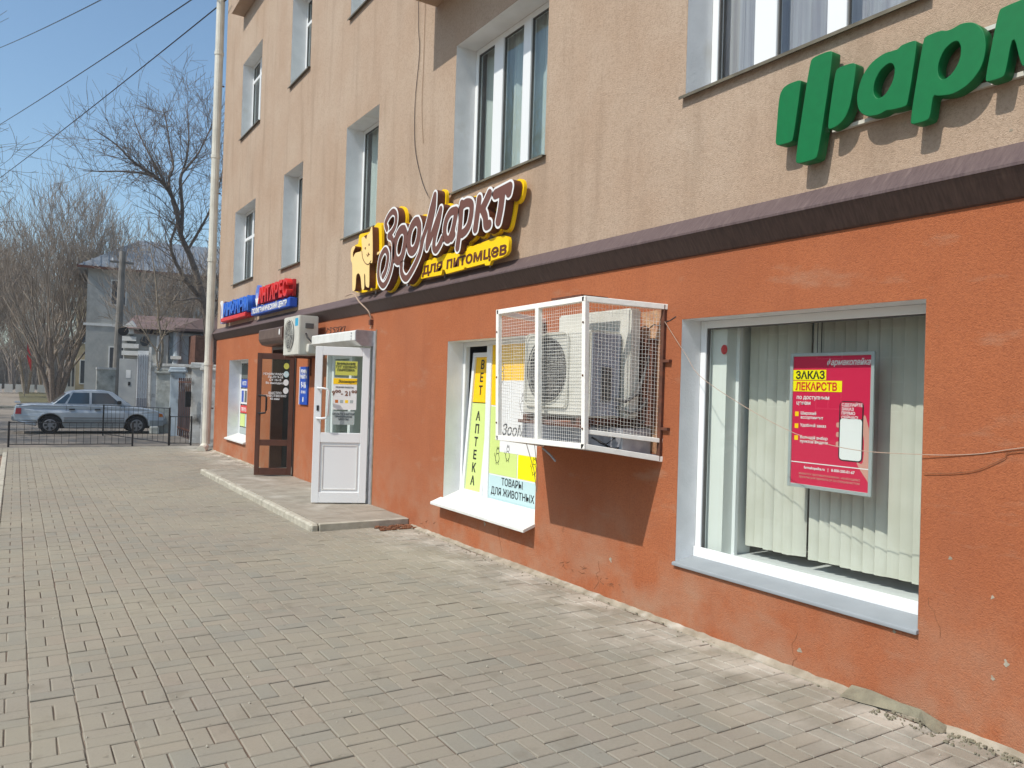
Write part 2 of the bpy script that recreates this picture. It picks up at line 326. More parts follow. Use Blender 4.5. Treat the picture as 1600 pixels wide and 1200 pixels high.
# ------------------------------------------------------------------ ground
struct(MB().quad((-400, -200, -.13), (400, -200, -.13), (400, 600, -.13), (-400, 600, -.13)).build('ground', M['asphalt']))
pav = bpy.data.objects.new('pavement', None); COL.objects.link(pav); struct(pav)
pb = MB().box(-.095, XW+.02, -4, 21.35, -.125, -.008); pb.box(-5.5, -.0952, 19.55, 21.35, -.125, -.0082)
struct(pb.build('joint_bed', M['joint'], pav), 'stuff')
SC, X0, Y0 = .205, .1077, 4.1753
def brick_verts(cx, cy, horiz, dz, rx, ry, rz):
    hx, hy = (.0995, .0484) if horiz else (.0484, .0995)
    o = []
    for k, (e, z) in enumerate(((.0045, 0), (0, -.004), (0, -.022))):
        for sx, sy in ((-1, -1), (1, -1), (1, 1), (-1, 1)):
            x = sx*(hx-e); y = sy*(hy-e); xr = x-y*rz; yr = y+x*rz
            o.append((xr+cx, yr+cy, z+dz+x*rx+y*ry))
    return o
BF = [(0, 1, 2, 3)]+[(4+i, 4+(i+1) % 4, (i+1) % 4, i) for i in range(4)]+[(8+i, 8+(i+1) % 4, 4+(i+1) % 4, 4+i) for i in range(4)]
cells = []
rb = random.Random(3)
for i in range(-26, 19):
    for j in range(-26, 84):
        if i < -1 and j < 75: continue
        x = X0+i*SC; y = Y0+j*SC
        if x > 2.86 and 8.75 < y < 14.7: continue
        q = SC/4
        if (i+j) % 2 == 0: b2 = [(x+SC/2, y+q, 1), (x+SC/2, y+3*q, 1)]
        else: b2 = [(x+q, y+SC/2, 0), (x+3*q, y+SC/2, 0)]
        for bx, by, hz in b2: cells.append((bx, by, hz))
def visible(x, y):
    d = Vector((x, y, -H)); z = d.dot(fw)
    if z < .3: return None
    a, b = d.dot(r2)/z, d.dot(u2)/z
    if abs(a) > .66 or abs(b) > .5: return None
    return (y if False else z)
near = sorted([(visible(c[0], c[1]), k) for k, c in enumerate(cells) if visible(c[0], c[1])])[:300]
nearset = {k for _, k in near}
protos = {}
for hz in (0, 1):
    mb = MB().add(brick_verts(0, 0, hz, 0, 0, 0, 0), BF); o = mb.build('paving_brick', pavm, None); protos[hz] = o.data; bpy.data.objects.remove(o)
rest = MB()
for k, (bx, by, hz) in enumerate(cells):
    sink = .004*math.sin(bx*1.7+by*.6)*math.sin(by*.9)
    dz = rb.gauss(0, .0013)+sink*.5-(.004 if rb.random() < .02 else 0); rx = rb.gauss(0, .006); ry = rb.gauss(0, .006); rz = rb.gauss(0, .008); jx = rb.gauss(0, .0008); jy = rb.gauss(0, .0008)
    if k in nearset:
        o = bpy.data.objects.new('paving_brick', protos[hz]); COL.objects.link(o); o.parent = pav
        o.location = (bx+jx, by+jy, dz); o.rotation_euler = (ry, -rx, rz)
    else: rest.add(brick_verts(bx+jx, by+jy, hz, dz, rx, ry, rz), BF)
struct(rest.build('paving_bricks', pavm, pav), 'stuff')
# irregular mortar fillet where the paving meets the wall
mo = MB(); rm = random.Random(5); ys = [1+.06*k for k in range(int(19.2/.06))]; prof = []
for y in ys:
    wv = .035+.02*rm.random()+.03*max(0, math.sin(y*2.3)+math.sin(y*5.1)*.5)
    prof.append((XW+.005, y, .022+.01*rm.random(), wv))
for a, b in zip(prof[:-1], prof[1:]):
    if 8.6 < a[1] < 14.9: continue
    mo.quad((a[0], a[1], a[2]), (b[0], b[1], b[2]), (b[0]-b[3], b[1], .004), (a[0]-a[3], a[1], .004))
    mo.quad((a[0]-a[3], a[1], .004), (b[0]-b[3], b[1], .004), (b[0]-b[3]-.004, b[1], -.01), (a[0]-a[3]-.004, a[1], -.01))
struct(mo.build('mortar_edge', M['mortar'], pav), 'stuff')
# cement patch at the foot of the wall, near right
pt = [(2.72, .0), (2.74, .05), (2.62, .06), (2.45, .05), (2.34, .055), (2.26, .035), (2.2, .02), (2.18, 0)]
pm = MB(); k = len(pt)
pm.add([(XW-.006, y, z) for y, z in pt]+[(XW-.07-.05*math.sin(i*1.3), y, .007) for i, (y, z) in enumerate(pt)], [(i, i+1, k+i+1, k+i) for i in range(k-1)])
pm.build('cement_patch', mat('cement', lin(152, 146, 124, .85), lin(130, 124, 106, .85), 12, .95, .006, 60), pav)
dbm = MB()
gm_ = MB()
for i in range(160):
    y = 1.8+rm.random()*.75; x = XW-.03-.14*rm.random()**2; s_ = .002+.006*rm.random()**2; gm_.box(x-s_, x+s_, y-s_*1.4, y+s_, .002, .005+s_)
for i in range(500):
    y = 1.5+rm.random()*17; x = XW-.02-.16*rm.random()**2; s_ = .0015+.004*rm.random()**2; gm_.box(x-s_, x+s_, y-s_*1.4, y+s_, .002, .004+s_)
struct(gm_.build('rubble', M['cement'] if 'cement' in M else mat('cement', (.2,.2,.2,1)), pav), 'stuff')
for i in range(130):
    y = 8.45+rm.random()*.3; x = XW-.02-.45*rm.random()**1.5; s_ = .004+.009*rm.random(); dbm.box(x-s_*2, x+s_*2, y-s_, y+s_, .002, .006+s_)
struct(dbm.build('leaf_litter', M['debris'], pav), 'stuff')
sp = MB()
for i in range(150):
    x = rm.uniform(0, 4); y = rm.uniform(1.6, 9); s_ = .0025+.003*rm.random(); sp.tube([(x, y, .002), (x+s_, y, .004+s_)], s_, 5)
struct(sp.build('grit', M['kerb'], pav), 'stuff')
kb = bpy.data.objects.new('kerb', None); COL.objects.link(kb); struct(kb)
for k in range(24):
    y = -4+k*1.0
    if y+1 > 20: break
    MB().box(-.185+rm.gauss(0, .003), -.1, y+.006, y+.994, -.12, .012+rm.gauss(0, .004)).build('kerb_stone', M['kerb'], kb, .012)
struct(MB().box(-4.2, -.187, -4, 19.55, -.128, -.03).build('soil_verge', M['soil']))
# entrance step
stp = bpy.data.objects.new('entrance_step', None); COL.objects.link(stp); struct(stp)
box('step_base', M['slab'], stp, 2.95, XW+.6, 8.77, 14.95, -.1, .073)
for k in range(6):
    y = 8.70+k*1.05
    MB().box(2.86, 2.955, y+.004, y+1.045, -.05, .086-.004*k/5+rm.gauss(0, .002)).build('kerb_stone', M['kerb'], stp, .02)
MB().box(2.96, XW-.002, 8.70, 8.765, -.05, .083).build('kerb_stone', M['kerb'], stp, .008)
tile_me = None
for a in range(5):
    for b in range(20):
        x = 2.965+a*.2200; y = 8.775+b*.305
        o = MB().box(-.109, .109, -.151, .151, -.008, .006) if tile_me is None else None
        if o: t_ = o.build('step_tile', M['slab'], None, .002, world=False); tile_me = t_.data; bpy.data.objects.remove(t_)
        o = bpy.data.objects.new('step_tile', tile_me); COL.objects.link(o); o.parent = stp
        o.location = (x+.109, y+.151, .0755+rm.gauss(0, .0008)); o.rotation_euler = (rm.gauss(0, .003), rm.gauss(0, .003), 0)

# ------------------------------------------------------------------ the shop building
bld = thing('apartment_building', 'long beige and orange plastered apartment building with shops on its ground floor', 'building', (XW, 0, 0))
Y_A, Y_B, ZTOP = -3.0, 19.86, 13.6
low = [(2.37, 4.178, .448, 2.21), (6.0, 7.83, .41, 2.185), (10.03, 11.85, .03, 2.25), (13.45, 14.95, .03, 2.36), (16.75, 18.45, .41, 2.15)]
upw = [(-1.5, .3, 3.83, 5.5), (2.4, 4.21, 3.83, 5.5), (6.02, 7.84, 3.83, 5.5), (10.06, 11.3, 3.83, 5.5), (13.42, 14.56, 3.75, 5.5), (16.6, 18.36, 3.83, 5.47),
       (-1.5, .3, 7.04, 8.7), (2.4, 4.21, 7.04, 8.7), (6.02, 7.84, 7.04, 8.7), (10.06, 11.3, 7.12, 8.7), (13.2, 14.35, 7.04, 8.7), (16.45, 18.08, 7.03, 8.72),
       (6.02, 7.84, 10.2, 11.9), (10.06, 11.3, 10.2, 11.9), (13.2, 14.35, 10.2, 11.9), (16.45, 18.08, 10.2, 11.9)]
def wall(name, m, y0, y1, z0, z1, holes, x=XW):
    ys = sorted({y0, y1, *[h[0] for h in holes], *[h[1] for h in holes]}); zs = sorted({z0, z1, *[h[2] for h in holes], *[h[3] for h in holes]})
    mb = MB()
    for a, b in zip(ys[:-1], ys[1:]):
        for c, d in zip(zs[:-1], zs[1:]):
            cy, cz = (a+b)/2, (c+d)/2
            if any(h[0] < cy < h[1] and h[2] < cz < h[3] for h in holes): continue
            mb.quad((x, a, c), (x, b, c), (x, b, d), (x, a, d))
    me = bpy.data.meshes.new(name); me.from_pydata(mb.v, [], mb.f)
    b = bmesh.new(); b.from_mesh(me); bmesh.ops.remove_doubles(b, verts=b.verts, dist=.0001)
    for f in b.faces:
        if f.normal.x > 0: f.normal_flip()
    b.to_mesh(me); b.free()
    return link(name, me, m, bld)
wall('plinth_wall', orange, Y_A, Y_B, -.15, 2.70, low)
wall('upper_wall', beige, Y_A, Y_B, 2.70, ZTOP, upw)
MB().quad((XW, Y_B, -.15), (XW+11, Y_B, -.15), (XW+11, Y_B, 2.7), (XW, Y_B, 2.7)).build('plinth_wall', orange, bld)
MB().quad((XW, Y_B, 2.7), (XW+11, Y_B, 2.7), (XW+11, Y_B, ZTOP), (XW, Y_B, ZTOP)).build('upper_wall', beige, bld)
MB().box(XW-.45, XW+11.4, Y_A, Y_B+.4, ZTOP, ZTOP+.3).build('roof', M['greywall'], bld)
box('back_wall', beige, bld, XW+10.8, XW+11, Y_A, Y_B-.01, -.15, ZTOP-.01)
box('end_wall', beige, bld, XW+.01, XW+10.8, Y_A, Y_A+.2, -.15, ZTOP-.01)
# ledge: sloped lit top, underside with its shade painted in as darker brown
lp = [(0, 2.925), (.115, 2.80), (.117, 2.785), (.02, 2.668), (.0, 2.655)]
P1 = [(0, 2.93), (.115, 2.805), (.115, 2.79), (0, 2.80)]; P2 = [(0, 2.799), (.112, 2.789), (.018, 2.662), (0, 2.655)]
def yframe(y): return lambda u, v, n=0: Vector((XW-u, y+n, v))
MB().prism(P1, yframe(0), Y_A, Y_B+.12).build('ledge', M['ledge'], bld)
MB().prism(P2, yframe(0), Y_A, Y_B+.12).build('ledge', M['ledge_shade'], bld)
# balconies
for (a, b, z, dd) in ((5.3, 8.38, 6.15, .62), (15.3, 18.17, 9.82, .27), (5.3, 8.38, 9.5, .62)):
    bal = box('balcony', beige, bld, XW-dd, XW, a, b, z, z+.14, .004)
    mb = MB().box(XW-dd, XW-dd+.08, a, b, z+.14, z+1.05); mb.box(XW-dd+.081, XW, a, a+.08, z+.14, z+1.05); mb.box(XW-dd+.081, XW, b-.08, b, z+.14, z+1.05)
    mb.build('parapet', beige, bal)

def window(y0, y1, z0, z1, rec=.24, mull=(), trans=(), fr=.06, curt='curt', G=None, sill='drip', reveal=True, sash=(), cdep=.14):
    """one window: frame mesh, with panes, reveal, sill and curtain below it"""
    X = XW+rec; mb = MB()
    mb.box(X, X+.06, y1-fr, y1, z0, z1); mb.box(X, X+.06, y0, y0+fr, z0, z1)
    mb.box(X+.001, X+.059, y0+fr, y1-fr, z0, z0+fr); mb.box(X+.001, X+.059, y0+fr, y1-fr, z1-fr, z1)
    for a, b in mull: mb.box(X-.006, X+.058, a, b, z0+fr, z1-fr)
    for (a, b, c, d) in trans: mb.box(X-.003, X+.056, a, b, c, d)
    o = mb.build('window', M['pvc'], bld, .004)
    # sash lines
    edges = [y0+fr]+[v for ab in sorted(mull) for v in ab]+[y1-fr]
    for k in range(0, len(edges), 2):
        a, b = edges[k], edges[k+1]
        if b-a > .15:
            MB().box(X+.022, X+.028, a-.004, b+.004, z0+fr-.004, z1-fr+.004).build('pane', G or G_win, o)
            g = MB(); t = .022
            g.box(X+.012, X+.04, a, a+.008, z0+fr, z1-fr); g.box(X+.012, X+.04, b-.008, b, z0+fr, z1-fr); g.box(X+.012, X+.04, a+.008, b-.008, z0+fr, z0+fr+.008); g.box(X+.012, X+.04, a+.008, b-.008, z1-fr-.008, z1-fr)
            g.build('gasket', M['acd'], o)
    if reveal:
        rv = MB(); e = .001; XR = X+.001
        rv.quad((XW, y1-e, z0), (XR, y1-e, z0), (XR, y1-e, z1), (XW, y1-e, z1)); rv.quad((XW, y0+e, z0), (XR, y0+e, z0), (XR, y0+e, z1), (XW, y0+e, z1))
        rv.quad((XW, y0, z1-e), (XR, y0, z1-e), (XR, y1, z1-e), (XW, y1, z1-e)); rv.quad((XW, y0, z0+e), (XR, y0, z0+e), (XR, y1, z0+e), (XW, y1, z0+e))
        rv.build('reveal', M['reveal'], o)
    if sill == 'drip':
        s_ = MB().prism([(-rec+.002, .028), (.045, .004), (.045, -.018), (.041, -.018), (.041, 0), (-rec+.002, .022)], lambda u, v, n=0: Vector((XW-u, n, z0+v)), y0-.025, y1+.025)
        s_.build('sill', M['sillmetal'], o)
    if curt:
        c = MB(); n_ = int((y1-y0)/.035); pts = []
        for k in range(n_+1):
            pts.append((X+cdep+.018*math.sin(k*1.1)+.008*math.sin(k*2.7+y0), y0+(y1-y0)*k/n_))
        c.v = [(x, y, z) for x, y in pts for z in (z0-.02, z1+.02)]; c.f = [(2*k, 2*k+2, 2*k+3, 2*k+1) for k in range(n_)]
        c.build('curtain', M[curt], o)
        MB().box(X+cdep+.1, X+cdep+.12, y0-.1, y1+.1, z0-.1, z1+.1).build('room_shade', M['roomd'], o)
    return o
for (y0, y1, z0, z1) in upw:
    wd = y1-y0
    if wd > 1.6 and y1 < 9: window(y0, y1, z0, z1, .25, [(y0+.67, y0+.81), (y0+1.21, y0+1.40)], curt='curt2' if y0 < 5 else 'curt')
    elif wd > 1.5:
        ym = (y0+y1)/2; zt = z1-.42 if z0 > 6 else z0+1.0
        window(y0, y1, z0, z1, .22, [(ym+.1, ym+.2)], [(y0+.06, ym+.1, zt, zt+.07), (ym+.2, y1-.06, zt, zt+.07)])
    else: window(y0, y1, z0, z1, .26, [], [(y0+.06, y1-.06, z1-.5, z1-.44)] if z0 > 6 else [], fr=.055)
# room behind the pharmacy window
def room(y0, y1, z0, z1, x0, x1, m, name='interior'):
    mb = MB(); mb.quad((x1, y0, z0), (x1, y1, z0), (x1, y1, z1), (x1, y0, z1)); mb.quad((x0, y0, z0), (x1, y0, z0), (x1, y0, z1), (x0, y0, z1)); mb.quad((x0, y1, z0), (x1, y1, z0), (x1, y1, z1), (x0, y1, z1))
    mb.quad((x0, y0, z0), (x1, y0, z0), (x1, y1, z0), (x0, y1, z0)); mb.quad((x0, y0, z1), (x1, y0, z1), (x1, y1, z1), (x0, y1, z1))
    return mb.build(name, m, bld)
y0, y1, z0, z1 = low[0]
pw = window(y0, y1, z0, z1, .19, fr=.055, curt=None, G=G_shop, sill=None)
MB().prism([(-.188, .045), (-.16, .042), (.022, .012), (.026, .004), (.026, -.012), (-.02, -.012)], lambda u, v, n=0: Vector((XW-u, n, z0+v)), y0-.006, y1+.012).build('sill', M['greysill'], pw, .003)
MB().box(XW+.17, XW+.2, y0+.004, y1-.004, z0+.03, z0+.112).build('sill_frame', M['pvc'], pw, .004)
rm_ = room(y0-.3, 4.16, .46, 2.7, XW+.262, XW+1.8, M['room'])
MB().box(XW+.262, XW+.75, y0-.28, 4.15, .5, .515).build('inner_sill', M['pvc'], rm_)
MB().box(XW+.262, XW+.56, 3.985, 4.155, .516, 2.6).build('inner_reveal', M['room'], rm_)
MB().box(XW+.36, XW+.39, 3.955, 3.984, .516, 2.6).build('profile', M['pvc'], rm_)
def blind(name, ya, yb, label):
    t = thing(name, label, 'blind', (XW+.47, (ya+yb)/2, .55)); rr = random.Random(int(ya*100))
    MB().box(XW+.455, XW+.50, ya, yb, 2.42, 2.46).build('head_rail', M['pvc'], t)
    n = int(round((yb-ya)/.082)); 
    for k in range(n):
        y = ya+(yb-ya)*(k+.5)/n; a = -R(21+rr.gauss(0, 5)); h = .0475; sl_ = MB(); zb = .585+.008*rr.random()
        cs = []
        for q in range(5):
            s_ = (q-2)/2; bow = .010*(1-s_*s_)
            dx, dy = math.sin(a)*h*s_-math.cos(a)*bow, math.cos(a)*h*s_+math.sin(a)*bow
            cs.append((XW+.477+dx, y+dy))
        sl_.v = [(x, yy, z) for x, yy in cs for z in (zb, 2.42)]; sl_.f = [(2*q, 2*q+2, 2*q+3, 2*q+1) for q in range(4)]
        sl_.build('slat', M['blind'], t, smooth=True)
blind('vertical_blind', 3.45, 3.94, 'cream vertical blind behind the left half of the pharmacy window, left of the poster')
blind('vertical_blind', 2.36, 3.40, 'cream vertical blind behind the right half of the pharmacy window and the poster')

# vet window: tilted narrow sash and printed pane
y0, y1, z0, z1 = low[1]; rec = .2; X = XW+rec
vw = MB(); fr = .05
vw.box(X, X+.06, y1-fr, y1, z0, z1); vw.box(X, X+.06, y0, y0+fr, z0, z1); vw.box(X+.001, X+.059, y0+fr, y1-fr, z0, z0+fr+.04); vw.box(X+.001, X+.059, y0+fr, y1-fr, z1-fr, z1); vw.box(X-.004, X+.058, 7.20, 7.30, z0+fr, z1-fr)
vwo = vw.build('window', M['pvc'], bld, .004)
rv = MB(); e = .001
rv.quad((XW, y1-e, z0), (X, y1-e, z0), (X, y1-e, z1), (XW, y1-e, z1)); rv.quad((XW, y0+e, z0), (X, y0+e, z0), (X, y0+e, z1), (XW, y0+e, z1)); rv.quad((XW, y0, z1-e), (X, y0, z1-e), (X, y1, z1-e), (XW, y1, z1-e)); rv.quad((XW, y0, z0+e), (X, y0, z0+e), (X, y1, z0+e), (XW, y1, z0+e))
rv.build('reveal', M['reveal'], vwo)
MB().prism([(-rec+.001, .11), (.13, -.012), (.13, -.04), (.122, -.04), (-rec+.001, .075)], lambda u, v, n=0: Vector((XW-u, n, z0+v)), y0-.01, y1+.06).build('sill', M['white'], vwo, .003)
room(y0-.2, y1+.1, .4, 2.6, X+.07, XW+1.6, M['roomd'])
def sheet(name, F, u0, u1, v0, v1, n, m, parent, th=.0008): return MB().fbox(F, u0, u1, v0, v1, n, n+th).build(name, m, parent)
# main printed pane, frame coordinates on the pane plane
PF = frame((X+.012, 0, 0), (0, -1, 0), (0, 0, 1), (-1, 0, 0))
MB().box(X+.0135, X+.02, y0+fr, 7.20, z0+fr, z1-fr).build('pane', M['paper'], vwo)
u0, u1, v0, v1 = -7.20, -y0-fr, z0+fr+.04, z1-fr
sheet('print', PF, u0, u0+.62, 1.50, v1, 0, M['yprint'], vwo); sheet('print', PF, u0+.635, u1, 1.50, v1, 0, M['sky'], vwo)
sheet('print', PF, u0, u0+.54, .90, 1.485, 0, M['lime'], vwo); sheet('print', PF, u0+.56, u1, .90, 1.13, 0, M['bright'], vwo)
sheet('print', PF, u0+.2, u1, 1.02, 1.76, .001, M['paper'], vwo)
sheet('print', PF, u0, u0+.54, .78, .90, 0, M['lime'], vwo); sheet('print', PF, u0+.56, u1, .78, 1.0, .0009, M['bright'], vwo)
sheet('print', PF, u0, u1-.17, v0, .765, 0, M['sky'], vwo); sheet('print', PF, u1-.165, u1, v0, .765, 0, M['yprint'], vwo)
for k in range(14): sheet('stripe', PF, u1-.16, u1-.005, v0+.012+k*.019, v0+.018+k*.019, .0009, M['paper'], vwo)
text('ТОВАРЫ\nДЛЯ ЖИВОТНЫХ', u0+.46, .68, .002, .105, M['ink'], vwo, PF, bold=.0006, align='CENTER', xs=.92, line=1.05)
text('ЗооМаркт', u0+.23, 1.20, .003, .16, M['ink'], vwo, PF, bold=.001, shear=.25)
def doodle(cx, cy, s_, seed, F=PF, parent=vwo, n=.0025):      # thin outlined pets
    r_ = random.Random(seed); mb = MB()
    def ring(x, y, a, b, k=12, ph=0): 
        pts = [F(x+a*math.cos(ph+2*math.pi*i/k), y+b*math.sin(ph+2*math.pi*i/k), n) for i in range(k+1)]; mb.tube(pts, .0022, 4, False)
    ring(cx, cy, .45*s_, .6*s_); ring(cx+.1*s_, cy+.85*s_, .32*s_, .3*s_)
    mb.tube([F(cx-.12*s_, cy+1.1*s_, n), F(cx-.1*s_, cy+1.4*s_, n), F(cx+.05*s_, cy+1.15*s_, n)], .0022, 4); mb.tube([F(cx+.15*s_, cy+1.15*s_, n), F(cx+.3*s_, cy+1.42*s_, n), F(cx+.36*s_, cy+1.05*s_, n)], .0022, 4)
    for q in (-.25, .25): mb.tube([F(cx+q*s_, cy-.3*s_, n), F(cx+q*s_, cy-.75*s_, n), F(cx+(q+.15)*s_, cy-.75*s_, n)], .0022, 4)
    mb.tube([F(cx-.42*s_, cy, n), F(cx-.7*s_, cy+.3*s_, n), F(cx-.6*s_, cy+.6*s_, n)], .0022, 4)
    mb.build('pet_outline', M['ink'], parent)
doodle(u0+.16, .97-.02, .085, 1); doodle(u0+.36, .99, .08, 2); doodle(u1-.3, .9, .085, 3); doodle(u0+.2, 1.8, .1, 4); doodle(u0+.62, 1.5, .1, 5)
# tilted sash with the vertical wording
ta = R(3.4); TO = Vector((X+.01, 7.30, z0+fr+.03)); TF = frame(TO, (0, -1, 0), (math.sin(ta), -.012, math.cos(ta)), (-math.cos(ta), 0, math.sin(ta)))
sw, sh = .47, 1.58; ub = -.455
tb = MB(); tb.fbox(TF, ub, ub+.05, 0, sh, -.03, .03); tb.fbox(TF, ub+sw-.06, ub+sw-.015, 0, sh, -.03, .03); tb.fbox(TF, ub+.05, ub+sw-.06, 0, .06, -.029, .029); tb.fbox(TF, ub+.05, ub+sw-.06, sh-.05, sh, -.029, .029)
ts = tb.build('tilted_sash', M['pvc'], vwo, .003)
sheet('pane', TF, ub+.05, ub+sw-.06, .06, sh-.05, 0, M['lime'], ts, .006) if False else None
sheet('print', TF, ub+.05, ub+sw-.06, .06, 1.02, .005, M['lime'], vwo); sheet('print', TF, ub+.05, ub+sw-.06, 1.03, sh-.05, .005, M['yprint'], vwo)
for k, ch in enumerate('ВЕТ АПТЕКА'):
    if ch != ' ': text(ch, ub+.20, 1.40-k*.142, .008, .135, M['ink'], vwo, TF, bold=.003, align='CENTER', xs=.95)

# far small window with posters
y0, y1, z0, z1 = low[4]
fwi = window(y0, y1, z0, z1, .25, fr=.06, curt='curt', G=G_shop, sill=None)
MB().prism([(-.248, .1), (.06, .0), (.06, -.03), (-.24, -.03)], lambda u, v, n=0: Vector((XW-u, n, z0+v)), y0-.01, y1+.03).build('sill', M['white'], fwi, .003)
FF = frame((XW+.262, 0, 0), (0, -1, 0), (0, 0, 1), (-1, 0, 0))
ua = -18.385
for (a, b, c, d, mm) in ((0, .85, 1.75, 2.05, 'roomd'), (0, .85, 1.55, 1.73, 'blue'), (0, .85, 1.18, 1.52, 'paper'), (0, .85, .98, 1.15, 'red'), (0, .42, .68, .96, 'lime'), (.44, .85, .68, .96, 'sky'), (0, .85, .5, .66, 'gnote')):
    sheet('print', FF, ua+a, ua+b, c, d, 0, M[mm], fwi)
for k in range(3): sheet('print', FF, ua+.06+k*.27, ua+.26+k*.27, 1.22, 1.48, .001, M[('blue', 'roomd', 'red')[k]], fwi)
text('ФОТО', ua+.1, 1.6, .002, .12, M['paper'], fwi, FF, bold=.003); text('ПЕЧАТЬ', ua+.08, 1.02, .002, .11, M['paper'], fwi, FF, bold=.003)

# doorways
def doorway(y0, y1, z1, mfr, name, inner=True, mint='roomd'):
    mb = MB(); X = XW+.1
    mb.box(XW-.004, XW+.22, y1-.05, y1, .08, z1); mb.box(XW-.004, XW+.22, y0, y0+.05, .08, z1); mb.box(XW-.003, XW+.22, y0+.05, y1-.05, z1-.08, z1)
    o = mb.build('door_frame', mfr, bld, .003)
    r_ = room(y0, y1, .05, z1, XW+.221, XW+2.2, M[mint])
    return o
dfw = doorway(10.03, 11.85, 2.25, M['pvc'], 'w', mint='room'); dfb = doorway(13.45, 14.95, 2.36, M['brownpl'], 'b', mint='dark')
# fixed white leaf in the far half of the white doorway
lf = MB(); X = XW+.06
lf.box(X, X+.05, 10.95, 11.05, .1, 2.16); lf.box(X, X+.05, 11.7, 11.79, .1, 2.16); lf.box(X, X+.05, 11.05, 11.7, .1, .2); lf.box(X, X+.05, 11.05, 11.7, 2.06, 2.16); lf.box(X, X+.05, 11.05, 11.7, .78, .88); lf.box(X+.01, X+.03, 11.05, 11.7, .2, .78)
fl = lf.build('door', M['pvc'], bld, .003); MB().box(X+.02, X+.026, 11.05, 11.7, .88, 2.06).build('pane', G_door, fl)
lf = MB(); X = XW+1.1
for a, b in ((10.2, 10.28), (10.75, 10.83), (11.3, 11.38)): lf.box(X, X+.04, a, b, .1, 2.2)
lf.box(X, X+.04, 10.28, 11.3, .1, .25); lf.box(X, X+.04, 10.28, 10.75, .9, .98); lf.build('inner_door', M['pvc'], bld, .003)
# jamb cheek of galvanised metal
MB().box(XW-.02, XW+.1, 9.90, 10.025, .08, 2.40).build('jamb_cover', M['galv'], bld, .003)
MB().box(XW-.012, XW+.1, 9.885, 9.899, .05, 2.42).build('jamb_mortar', M['mortar'], bld)
# open white leaf
def leaf(hx, hy, ex, ey, z0, z1, mf, rails, stile, pane_m, panel=None):
    d = Vector((hx-ex, hy-ey, 0)); wd = d.length; U = d.normalized(); N = Vector((U.y, -U.x, 0)) * 1
    if N.y > 0: N = -N
    F = frame((ex, ey, z0), U, (0, 0, 1), N); h = z1-z0; mb = MB(); t = .03
    mb.fbox(F, 0, stile, 0, h, -t, t); mb.fbox(F, wd-stile, wd, 0, h, -t, t)
    for a, b in rails: mb.fbox(F, stile, wd-stile, a, b, -t+.001, t-.001)
    o = mb.build('door', mf, bld, .004)
    return o, F, wd, h
wl, DF, dw, dh = leaf(4.02, 9.99, 3.366, 10.27, .095, 2.17, M['pvc'], [(0, .14), (.80, .93), (1.96, 2.075)], .095, None)
MB().fbox(DF, .095, dw-.095, .14, .80, -.012, .012).build('panel', M['pvc'], wl)
pm_ = MB(); a, b, c, d = .125, dw-.125, .17, .77
for q in ((a, b, c, c+.014), (a, b, d-.014, d), (a, a+.014, c+.014, d-.014), (b-.014, b, c+.014, d-.014)): pm_.fbox(DF, *q, .012, .019)
pm_.build('panel_trim', M['white'], wl)
MB().fbox(DF, .095, dw-.095, .93, 1.96, -.004, .004).build('pane', G_door, wl)
MB().tube([DF(.045, 1.12, .03), DF(.045, 1.12, .075), DF(.11, 1.12, .10), DF(.17, 1.13, .10), DF(.19, 1.16, .10), DF(.19, 1.48, .10), DF(.17, 1.51, .10), DF(.11, 1.52, .10), DF(.045, 1.52, .075), DF(.045, 1.52, .03)], .014, 8).build('handle', M['pvc'], wl, smooth=True)
MB().fbox(DF, .035, .065, 1.22, 1.29, .03, .036).build('lock', M['black'], wl)
sheet('notice', DF, .26, .55, 1.70, 1.89, .006, M['pnote'], wl); sheet('notice', DF, .24, .55, 1.24, 1.665, .006, M['paper'], wl); sheet('notice_band', DF, .24, .55, 1.58, 1.66, .008, M['yellow'], wl)
sheet('notice', DF, .24, .53, 1.04, 1.22, .006, M['gnote'], wl)
text('ВНИМАНИЕ\nТУТ УДОБНО\nПАРКОВКА', .40, 1.84, .009, .042, M['ink'], wl, DF, align='CENTER', bold=.0006)
text('Зоомаркт', .30, 1.60, .010, .052, M['ink'], wl, DF, bold=.001, shear=.2)
text('РЕЖИМ РАБОТЫ', .39, 1.53, .009, .028, M['ink'], wl, DF, align='CENTER'); text('9⁰⁰- 21⁰⁰', .39, 1.43, .009, .085, M['brownink'], wl, DF, bold=.002, align='CENTER')
for k, cc in enumerate(('amber', 'gnote', 'yellow', 'gnote')): sheet('icon', DF, .27+k*.065, .31+k*.065, 1.33, 1.37, .0075, M[cc], wl)
text('ОПЛАТА КАРТОЙ\nПРИНИМАЕМ\nЗАКАЗЫ', .385, 1.17, .009, .034, M['ink'], wl, DF, align='CENTER')
